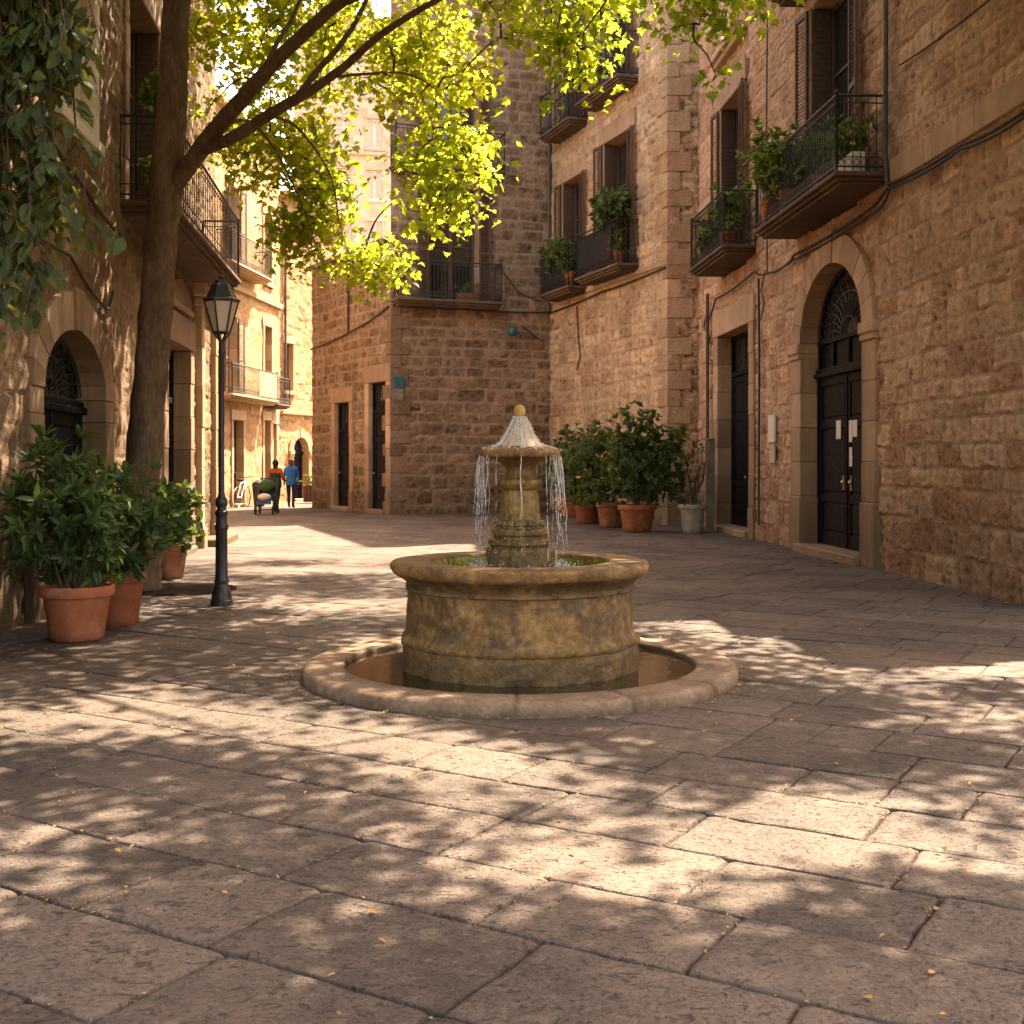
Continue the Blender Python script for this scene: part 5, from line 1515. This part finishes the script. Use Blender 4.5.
    rv = rng.uniform(.30, .66, len(vis)); rv[-nh:] = .22; pv = cluster_leaves(vis[:-nh], rv[:-nh], 52, rng); pv = np.concatenate([pv, cluster_leaves(vis[-nh:], rv[-nh:], 16, rng)])
    po = cluster_leaves(ov, rng.uniform(.45, .85, len(ov)), 80, rng)
    pos = np.concatenate([pv, po]); N = len(pos)
    d = rand_dirs(N, rng); d[:, 2] = d[:, 2] * .45 - .45
    up = np.array([0, 0, 1.0]) + rng.normal(0, .5, (N, 3))
    sz = np.concatenate([.045 + .095 * rng.random(len(pv)) ** 1.4, rng.uniform(.09, .15, len(po))])
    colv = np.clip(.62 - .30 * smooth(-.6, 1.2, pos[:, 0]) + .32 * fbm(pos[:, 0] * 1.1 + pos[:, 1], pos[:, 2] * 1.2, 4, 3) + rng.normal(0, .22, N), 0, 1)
    nv_ = len(pv)
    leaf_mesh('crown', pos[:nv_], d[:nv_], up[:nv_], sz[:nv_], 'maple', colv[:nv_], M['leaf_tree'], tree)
    leaf_mesh('unseen_crown', pos[nv_:], d[nv_:], up[nv_:], sz[nv_:], 'maple', colv[nv_:], M['leaf_high'], tree)
make_plane_tree()

def make_unseen_tree():  # unseen tree added to dapple the near paving and soften a hard shadow edge
    rng = np.random.default_rng(99)
    tree = thing('plane_tree', 'unseen second plane tree off to the right, added to dapple the near paving', 'tree', (7.4, 8.6, 0))
    mb = MB(); limbs = []
    def limb(P, R, sides=10, seed=0):
        P, R = limb_mesh(mb, P, R, sides, seed); limbs.append(P)
    limb([(7.4, 8.6, -.05), (7.4, 8.6, .6), (7.35, 8.65, 2.5), (7.2, 8.7, 4.6), (6.8, 8.8, 6.2), (6.1, 8.9, 7.4), (5.4, 9.0, 8.2)], [.36, .28, .25, .22, .18, .12, .04], 14, 1)
    limb([(7.2, 8.7, 4.6), (6.4, 8.2, 6.0), (5.2, 7.6, 6.9), (4.0, 7.2, 7.2), (2.9, 7.0, 7.0)], [.12, .10, .075, .05, .02], 10, 2)
    limb([(6.8, 8.8, 6.2), (5.6, 9.6, 7.4), (4.4, 10.6, 8.2), (3.4, 11.6, 8.6)], [.10, .08, .05, .02], 10, 3)
    limb([(5.2, 7.6, 6.9), (4.4, 6.4, 6.6), (3.6, 5.6, 6.2)], [.06, .04, .015], 8, 4)
    k = 1 / math.tan(EL); ov = []
    while len(ov) < 300:
        p = np.array([rng.uniform(2.3, 7.6), rng.uniform(5.2, 12.6), rng.uniform(5.4, 9.4)])
        if p[2] < 1.5 + .385 * p[1] + .85: continue
        if p[0] > 5.0 and p[1] > 11.8: continue
        gx = p[0] - math.sin(AZ) * k * p[2]; gy = p[1] - math.cos(AZ) * k * p[2]
        if min(((gx - a) / (rx + .16)) ** 2 + ((gy - b) / (ry + .16)) ** 2 for a, b, rx, ry in GAPS) < 1: continue
        ov.append(p)
    for gx, gy in ((1.25, 9.1), (1.7, 8.6), (2.1, 8.2), (1.5, 9.6), (2.0, 9.2), (2.5, 8.8), (1.0, 9.9), (1.5, 10.4), (2.3, 9.7), (1.9, 10.2), (2.9, 8.9), (1.2, 10.9), (2.6, 9.4)):  # leaves added to break up the house's straight shadow edge
        z = rng.uniform(7.3, 8.0); p = np.array([gx + math.sin(AZ) * k * z, gy + math.cos(AZ) * k * z, z])
        p[2] = max(p[2], 1.5 + .385 * p[1] + .8); ov.append(p)
    ov = np.array(ov); tw = MB(); grow_twigs(tw, limbs, ov, rng); tw.build('twig', M['bark_twig'], tree, 180)['kind'] = 'stuff'
    mb.build('trunk', M['bark'], tree, 180)
    pos = cluster_leaves(ov, rng.uniform(.45, .85, len(ov)), 80, rng); N = len(pos)
    d = rand_dirs(N, rng); d[:, 2] = d[:, 2] * .45 - .45
    leaf_mesh('crown', pos, d, np.array([0, 0, 1.0]) + rng.normal(0, .5, (N, 3)), rng.uniform(.08, .15, N), 'maple', np.clip(.4 + rng.normal(0, .25, N), 0, 1), M['leaf_high'], tree)
make_unseen_tree()

def make_near_tree():
    rng = np.random.default_rng(88)
    tree = thing('weeping_tree', 'dark leafy tree whose drooping sprays hang into the upper left corner', 'tree', (-3.5, 4.6, 0))
    mb = MB(); limbs = []
    def limb(P, R, sides=10, seed=0):
        P, R = limb_mesh(mb, P, R, sides, seed); limbs.append(P)
    limb([(-3.5, 4.6, -.05), (-3.5, 4.6, .4), (-3.45, 4.6, 1.8), (-3.4, 4.7, 3.4), (-3.3, 4.9, 4.8), (-3.0, 5.1, 5.8)], [.2, .14, .12, .10, .07, .03], 12, 1)
    limb([(-3.4, 4.7, 3.4), (-3.1, 5.2, 4.2), (-2.7, 5.6, 4.55), (-2.2, 5.8, 4.4), (-1.95, 5.9, 4.1)], [.06, .045, .03, .016, .006], 8, 2)
    limb([(-3.45, 4.65, 2.9), (-3.1, 5.3, 3.9), (-2.8, 5.7, 4.0), (-2.5, 5.8, 3.7)], [.05, .035, .02, .006], 8, 3)
    def P(x, y, Y=5.6): return px(x, y, Y)
    ends = [(6, 330), (24, 300), (40, 215), (62, 225), (92, 240, 5.8), (50, 150), (78, 85, 5.8), (100, 45, 5.8), (-15, 260), (10, 180), (26, 120), (-30, 330), (42, 270), (2, 120), (28, 60), (66, 30),
            (45, 20), (14, 240), (34, 255), (0, 60), (52, 95), (20, 20), (-8, 300), (8, 280)]
    sprays = [([(-2.95 + .0045 * max(0, e[0]), 5.6, 4.4)], P(*e)) for e in ends]
    tw = MB(); pos, dr, up = [], [], []
    for (a,), e in sprays:
        a = np.array(a) + rng.normal(0, .08, 3); e = np.array(e)
        m = a * .6 + e * .4 + np.array([(e[0] - a[0]) * .35, 0, .25])
        m2 = a * .2 + e * .8 + np.array([(e[0] - a[0]) * .1, 0, .12])
        L, R = smooth_line([a, m, m2, e], [.011, .008, .005, .002], 8); tw.tube(L, R, 5, False, .5)
        n = int(np.linalg.norm(e - a) / .085) + 3
        for k in range(n):
            if rng.random() < .15: continue
            i = int(rng.uniform(.12, 1) * (len(L) - 1)); q = L[i]
            sd_ = rng.normal(0, 1, 3); sd_[2] = -abs(sd_[2]) * .5 - .25; sd_ /= np.linalg.norm(sd_)
            ln = rng.uniform(.06, .26); q2 = q + sd_ * ln + np.array([0, 0, -.25 * ln])
            tw.tube([q, (q + q2) / 2 + np.array([0, 0, .02]), q2], [.0035, .0028, .0015], 4, False, .5)
            for w in range(int(ln / .028) + 2):
                t_ = rng.uniform(.1, 1); p_ = q + (q2 - q) * t_ + rng.normal(0, .012, 3)
                side_ = np.cross(sd_, [0, 0, 1]) * (1 if w % 2 else -1)
                v = sd_ * .5 + side_ * rng.uniform(.2, 1) + np.array([0, 0, -rng.uniform(.2, 1.1)]) + rng.normal(0, .2, 3)
                pos.append(p_); dr.append(v); up.append(np.array([.2, -.3, .7]) + rng.normal(0, .5, 3))
    tw.build('twig', M['bark_twig'], tree, 180)['kind'] = 'stuff'
    mb.build('trunk', M['bark'], tree, 180)
    # the crown above and beside the picture
    ctr = ellipsoid_centres([((-3.1, 5.3, 5.1), (1.1, 1.3, .9), 60), ((-3.0, 6.2, 4.7), (.4, .6, .45), 14), ((-2.92, 5.6, 3.9), (.22, .35, .8), 9), ((-3.12, 5.7, 3.1), (.2, .3, .8), 8)], rng)
    pc = cluster_leaves(ctr, rng.uniform(.25, .42, len(ctr)), 40, rng)
    N = len(pc); d = rand_dirs(N, rng); d[:, 2] = d[:, 2] * .4 - .6
    pos = np.concatenate([np.array(pos), pc]); dr = np.concatenate([np.array(dr), d]); up = np.concatenate([np.array(up), np.array([.2, -.3, .8]) + rng.normal(0, .5, (N, 3))])
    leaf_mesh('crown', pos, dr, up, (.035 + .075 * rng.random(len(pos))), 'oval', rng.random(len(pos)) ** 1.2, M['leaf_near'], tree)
make_near_tree()

# round bed of earth at the foot of the plane tree
mb = MB(); mb.lathe([(.70, .012), (.66, .02), (.3, .03), (.02, .035)], (-3.95, 14.1, 0), 40, 0)
tag(mb.build('planting_bed', M['soil'], None, 40, (-3.95, 14.1, 0)), kind='structure')

# fallen leaves
def make_litter():
    rng = np.random.default_rng(55)
    n = 900
    x = rng.uniform(-4.5, 5.2, n); y = 2.6 + 11 * rng.random(n) ** 1.3
    k = rng.random(n) < .22
    a = rng.uniform(0, 2 * PI, n)
    x = np.where(k, FC[0] + (1.56 + np.abs(rng.normal(0, .05, n))) * np.cos(a), x); y = np.where(k, FC[1] + (1.56 + np.abs(rng.normal(0, .05, n))) * np.sin(a), y)
    wall = rng.random(n) < .12
    y = np.where(wall, rng.uniform(12, 24, n), y); x = np.where(wall, 6.0 - .06 * y - np.abs(rng.normal(0, .15, n)), x)
    ok = (np.hypot(x - FC[0], y - FC[1]) > 1.54) & (x > -3.3 - .1 * y) & (x < 6.05 - .06 * y)
    x, y = x[ok], y[ok]; n = len(x)
    sz = rng.uniform(.012, .036, n); jp = []
    for a_, b_ in JOINTS:
        for q in range(int(rng.integers(0, 9))): jp.append(a_ + (b_ - a_) * rng.random() + rng.normal(0, .006, 2))
    jp = np.array(jp); jp = jp[np.hypot(jp[:, 0] - FC[0], jp[:, 1] - FC[1]) > 1.55]
    x = np.concatenate([x, jp[:, 0]]); y = np.concatenate([y, jp[:, 1]]); sz = np.concatenate([sz, rng.uniform(.006, .019, len(jp))]); n = len(x)
    P = np.column_stack([x, y, np.where(np.arange(n) < n - len(jp), rng.uniform(.012, .018, n), rng.uniform(-.004, .007, n))])
    d = rand_dirs(n, rng); d[:, 2] *= .12
    up = np.array([0, 0, 1.0]) + rng.normal(0, .18, (n, 3))
    o = leaf_mesh('fallen_leaves', P, d, up, sz, 'oval', rng.random(n), M['leaf_dry'], None, (0, 8, 0))
    tag(o, 'small dry yellow leaves scattered over the paving', 'leaves', kind='stuff')
make_litter()

# ------------------------------------------------------------------ people far down the street
SK = simple_mat('skin', (.42, .24, .16), .6, .3, .1, 8, .05)
def cloth(name, c): return simple_mat(name, c, .9, .15, .2, 10, .3)
def person(label, loc, rz, h, cols, pose=0, hairc=(.05, .03, .02), cap=None, group=None):
    t = thing('person', label, 'person', loc, group)
    k = h / 1.7
    J = {'pelvis': (0, 0, .92), 'waist': (0, 0, 1.06), 'chest': (0, .01, 1.28), 'neck': (0, 0, 1.44), 'head': (0, -.015, 1.55), 'crown': (0, -.01, 1.66)}
    E = [('pelvis', 'waist'), ('waist', 'chest'), ('chest', 'neck'), ('neck', 'head'), ('head', 'crown')]
    R = {'pelvis': .155, 'waist': .135, 'chest': .165, 'neck': .058, 'head': .095, 'crown': .07}
    for s, sg in (('l', 1), ('r', -1)):
        st = .14 * sg * (1 if pose == 0 else .6)
        J.update({'hip' + s: (sg * .095, 0, .86), 'knee' + s: (sg * .10, -st * .6 - .02, .48), 'ank' + s: (sg * .10, -st + .06 * (sg < 0), .09), 'toe' + s: (sg * .11, -st - .13, .04),
                  'sh' + s: (sg * .185, 0, 1.37)})
        if pose == 0: J.update({'elb' + s: (sg * .235, .04 * sg, 1.10), 'wri' + s: (sg * .24, -.06 + .05 * sg, .87), 'han' + s: (sg * .24, -.09 + .05 * sg, .79)})
        else: J.update({'elb' + s: (sg * .24, -.03, 1.10), 'wri' + s: (sg * .2, -.26, 1.03), 'han' + s: (sg * .18, -.34, 1.03)})
        R.update({'hip' + s: .10, 'knee' + s: .066, 'ank' + s: .045, 'toe' + s: .04, 'sh' + s: .07, 'elb' + s: .048, 'wri' + s: .034, 'han' + s: .036})
        E += [('pelvis', 'hip' + s), ('hip' + s, 'knee' + s), ('knee' + s, 'ank' + s), ('ank' + s, 'toe' + s), ('chest', 'sh' + s), ('sh' + s, 'elb' + s), ('elb' + s, 'wri' + s), ('wri' + s, 'han' + s)]
    names = list(J); me = bpy.data.meshes.new('body_cage')
    ca, sa = math.cos(rz), math.sin(rz)
    me.from_pydata([(J[n][0] * k, J[n][1] * k, J[n][2] * k) for n in names], [(names.index(a), names.index(b)) for a, b in E], [])
    o = bpy.data.objects.new('body', me); COL.objects.link(o)
    md = o.modifiers.new('skin', 'SKIN'); md.use_smooth_shade = True
    sv = me.skin_vertices[0].data
    for i, n in enumerate(names): sv[i].radius = (R[n] * k, R[n] * k * (.72 if n in ('pelvis', 'waist', 'chest') else 1)); sv[i].use_root = n == 'pelvis'
    o.modifiers.new('sub', 'SUBSURF').levels = 2; o.modifiers['sub'].render_levels = 2
    dg = bpy.context.evaluated_depsgraph_get(); me2 = bpy.data.meshes.new_from_object(o.evaluated_get(dg))
    bpy.data.objects.remove(o)
    me2.materials.clear()
    b = link('body', me2, [SK, cols[0], cols[1], M['door']], t)
    for p in me2.polygons:
        z = p.center[2] / k; x = abs(p.center[0] / k); p.use_smooth = True
        if z < .10: p.material_index = 3
        elif z < .96 and x < .2: p.material_index = 2
        elif z < 1.455 and z > .9 or (x >= .2 and z > .86): p.material_index = 1 if not (x > .2 and z < .90) else 0
        else: p.material_index = 0
    hm = MB()
    hm.ball((loc[0], loc[1] + .018 * k, loc[2] + 1.60 * k), .112 * k, 14, (.92, 1.0, 1.08)); hm.ball((loc[0], loc[1] + .06 * k, loc[2] + 1.50 * k), .075 * k, 10, (1, .7, 1.2))
    hm.build('hair' if cap is None else 'cap', simple_mat('hair', hairc, .6, .3, .3, 30, .4) if cap is None else cap, t, 60)
    # loose jacket over the torso
    jm = MB(); P = [(.165, .80), (.185, .86), (.18, .98), (.165, 1.10), (.185, 1.24)] + ([(.20, 1.34), (.15, 1.41), (.075, 1.45)] if pose == 0 else [(.19, 1.28)])
    V = []; seg = 18
    for r, z in P:
        for q in range(seg):
            a = 2 * PI * q / seg; V.append((loc[0] + r * 1.08 * k * math.cos(a), loc[1] + (r * .72 + .012) * k * math.sin(a), loc[2] + z * k))
    jm.add(V, [(i * seg + q, i * seg + (q + 1) % seg, (i + 1) * seg + (q + 1) % seg, (i + 1) * seg + q) for i in range(len(P) - 1) for q in range(seg)], .5)
    jm.build('jacket', cols[0] if pose == 0 else cols[1], t, 60)
    t.rotation_euler[2] = rz
    return t
person('person in a bright blue jacket and dark trousers walking up the far street', (-7.18, 39.0, 0), PI, 1.60, (cloth('blue_jacket', (.045, .17, .50)), cloth('dark_trousers', (.03, .028, .035))), 0, (.16, .07, .03))
person('person in a dark green vest, orange-red top and dark cap pushing the pushchair', (-6.99, 35.5, 0), PI * .9, 1.56, (cloth('orange_top', (.38, .075, .025)), cloth('green_trousers', (.03, .05, .03))), 1, cap=cloth('dark_cap', (.02, .035, .03)))

def make_pushchair(x, y):
    t = thing('pushchair', 'dark pushchair with a green hood and pale blanket on the far street', 'pushchair', (x, y, 0))
    mb = MB()
    for sx in (-.24, .24):
        mb.tube([(x + sx, y + .45, 1.02), (x + sx, y + .25, .75), (x + sx, y - .28, .2)], .016, 6); mb.tube([(x + sx, y - .1, .55), (x + sx, y + .3, .14)], .014, 6)
    mb.tube([(x - .24, y + .45, 1.02), (x + .24, y + .45, 1.02)], .02, 6); mb.tube([(x - .24, y - .28, .2), (x + .24, y - .28, .2)], .014, 6); mb.tube([(x - .24, y + .3, .14), (x + .24, y + .3, .14)], .014, 6)
    mb.build('frame', M['iron'], t)
    for sx in (-.25, .25):
        for sy, r in ((.3, .15), (-.3, .12)):
            w = MB()
            w.tube([(x + sx, y + sy + r * math.cos(a), r + .02 + r * math.sin(a)) for a in np.linspace(0, 2 * PI, 17)], .02, 6, False)
            for a in np.linspace(0, PI, 4)[:-1]: w.tube([(x + sx, y + sy - r * math.cos(a), r + .02 - r * math.sin(a)), (x + sx, y + sy + r * math.cos(a), r + .02 + r * math.sin(a))], .006, 4)
            w.build('wheel', M['iron'], t)
    s = MB()
    s.add([(x - .2, y + .2, .38), (x + .2, y + .2, .38), (x + .2, y - .25, .42), (x - .2, y - .25, .42), (x - .2, y + .3, .85), (x + .2, y + .3, .85), (x + .2, y - .32, .30), (x - .2, y - .32, .30),
           (x - .22, y + .1, .62), (x + .22, y + .1, .62)], [(0, 1, 2, 3), (0, 4, 5, 1), (3, 2, 6, 7), (0, 8, 4), (1, 5, 9), (0, 3, 8), (1, 9, 2)], .5)
    s.build('seat', cloth('navy_seat', (.05, .08, .13)), t)
    h = MB(); h.ball((x, y + .12, .82), .24, 14, (1, .9, .8)); h.build('hood', cloth('green_hood', (.05, .10, .03)), t, 60)
    b = MB(); b.ball((x - .02, y - .2, .5), .2, 12, (1, .8, .55)); b.build('blanket', cloth('pale_blanket', (.62, .52, .42)), t, 60)
make_pushchair(-7.02, 34.3)

def bicycle(x, y, rz, label):
    t = thing('bicycle', label, 'bicycle', (x, y, 0))
    f = F((x, y), (x + math.cos(rz), y + math.sin(rz)), (x + 5, y - 5))
    for s in (-.5, .5):
        w = MB(); w.tube([f.W(s + .33 * math.cos(a), 0, .34 + .33 * math.sin(a)) for a in np.linspace(0, 2 * PI, 25)], .018, 6, False)
        for a in np.linspace(0, PI, 7)[:-1]: w.tube([f.W(s - .32 * math.cos(a), 0, .34 - .32 * math.sin(a)), f.W(s + .32 * math.cos(a), 0, .34 + .32 * math.sin(a))], .004, 4)
        w.build('wheel', M['iron'], t)
    m = MB()
    for a, b in (((-.5, .34), (-.12, .34)), ((-.5, .34), (-.2, .78)), ((-.12, .30), (-.22, .88)), ((-.12, .34), (.32, .82)), ((-.2, .78), (.32, .86)), ((.5, .34), (.30, .98))):
        m.tube([f.W(a[0], 0, a[1]), f.W(b[0], 0, b[1])], .018, 6)
    m.build('frame', M['paper'], t)
    m = MB(); m.tube([f.W(.30, -.25, 1.02), f.W(.3, 0, .99), f.W(.3, .25, 1.02)], .014, 6); m.build('handlebar', M['iron'], t)
    m = MB(); m.ball(f.W(-.24, 0, .91), .11, 10, (1.1, .8, .4)); m.build('saddle', M['door'], t)
bicycle(-8.9, 39.6, 1.47, 'pale bicycle parked against the far ochre house')

t = thing('litter_bin', 'small dark round bin standing by the far ochre house', 'bin', (-8.55, 40.6, 0))
mb = MB(); mb.lathe([(.16, 0), (.18, .03), (.23, .55), (.24, .72), (.22, .80), (.12, .88), (.02, .9)], (-8.55, 40.6, 0), 20, cap=True); mb.build('body', M['iron'], t)
mb = MB(); mb.lathe([(.235, .66), (.255, .67), (.255, .71), (.24, .72)], (-8.55, 40.6, 0), 20); mb.build('rim', M['zinc'], t)
t = thing('wooden_planter', 'brown wooden planter with leaves beside the far arched doorway', 'planter', (-7.15, 43.6, 0))
mb = MB()
for k in range(6): mb.box(WF, -7.55 + k * .135, -7.55 + k * .135 + .12, 43.4, 43.8, .05, .62, .01)
mb.box(WF, -7.58, -6.72, 43.38, 43.82, .60, .66, .01); mb.build('box', M['wood_brown'], t)
bush_on(t, .6, (0, 0, .85), (.45, .25, .3), 50, 8, .12, 'oval', M['leaf_balc'], 301, 4)

# ------------------------------------------------------------------ light, sky, camera
sd = Vector((math.sin(AZ) * math.cos(EL), math.cos(AZ) * math.cos(EL), math.sin(EL)))
sun = bpy.data.lights.new('sun', 'SUN'); sun.energy = 33.0; sun.angle = math.radians(.6); sun.color = (1.0, .80, .585)
so = bpy.data.objects.new('sun', sun); COL.objects.link(so); so.rotation_euler = (-sd).to_track_quat('-Z', 'Y').to_euler()

w = bpy.data.worlds.new('World'); sc.world = w; w.use_nodes = True
nt = w.node_tree; nt.nodes.clear()
sky = nt.nodes.new('ShaderNodeTexSky'); sky.sky_type = 'NISHITA'; sky.sun_disc = False
sky.sun_elevation = EL; sky.sun_rotation = AZ; sky.air_density = 1.0; sky.dust_density = 3.0; sky.ozone_density = .6
hz = nt.nodes.new('ShaderNodeMix'); hz.data_type = 'RGBA'; hz.blend_type = 'MULTIPLY'; hz.inputs[0].default_value = 1.0
hz.inputs[7].default_value = (8.1, 5.9, 4.2, 1)
nt.links.new(sky.outputs[0], hz.inputs[6])
bg = nt.nodes.new('ShaderNodeBackground'); bg.inputs['Strength'].default_value = .14
nt.links.new(hz.outputs[2], bg.inputs['Color'])
wo = nt.nodes.new('ShaderNodeOutputWorld'); nt.links.new(bg.outputs[0], wo.inputs['Surface'])

cam = bpy.data.cameras.new('camera'); co = bpy.data.objects.new('camera', cam); COL.objects.link(co)
co.location = (0, 0, 1.5); co.rotation_euler = (PI / 2, 0, 0)
cam.sensor_width = 36; cam.lens = 36 * 1200 / 1024; cam.shift_y = -50 / 1024
cam.clip_start = .05; cam.clip_end = 1000
cam.dof.use_dof = True; cam.dof.focus_distance = 8.3; cam.dof.aperture_fstop = 10
sc.camera = co
sc.view_settings.view_transform = 'Standard'; sc.view_settings.look = 'None'
sc.view_settings.exposure = 0; sc.view_settings.gamma = 1
sc.render.engine = 'CYCLES'
cy = sc.cycles
cy.use_denoising = True
cy.max_bounces = 8; cy.diffuse_bounces = 4; cy.glossy_bounces = 3; cy.transmission_bounces = 6; cy.transparent_max_bounces = 8
cy.caustics_reflective = False; cy.caustics_refractive = False
cy.sample_clamp_indirect = 6
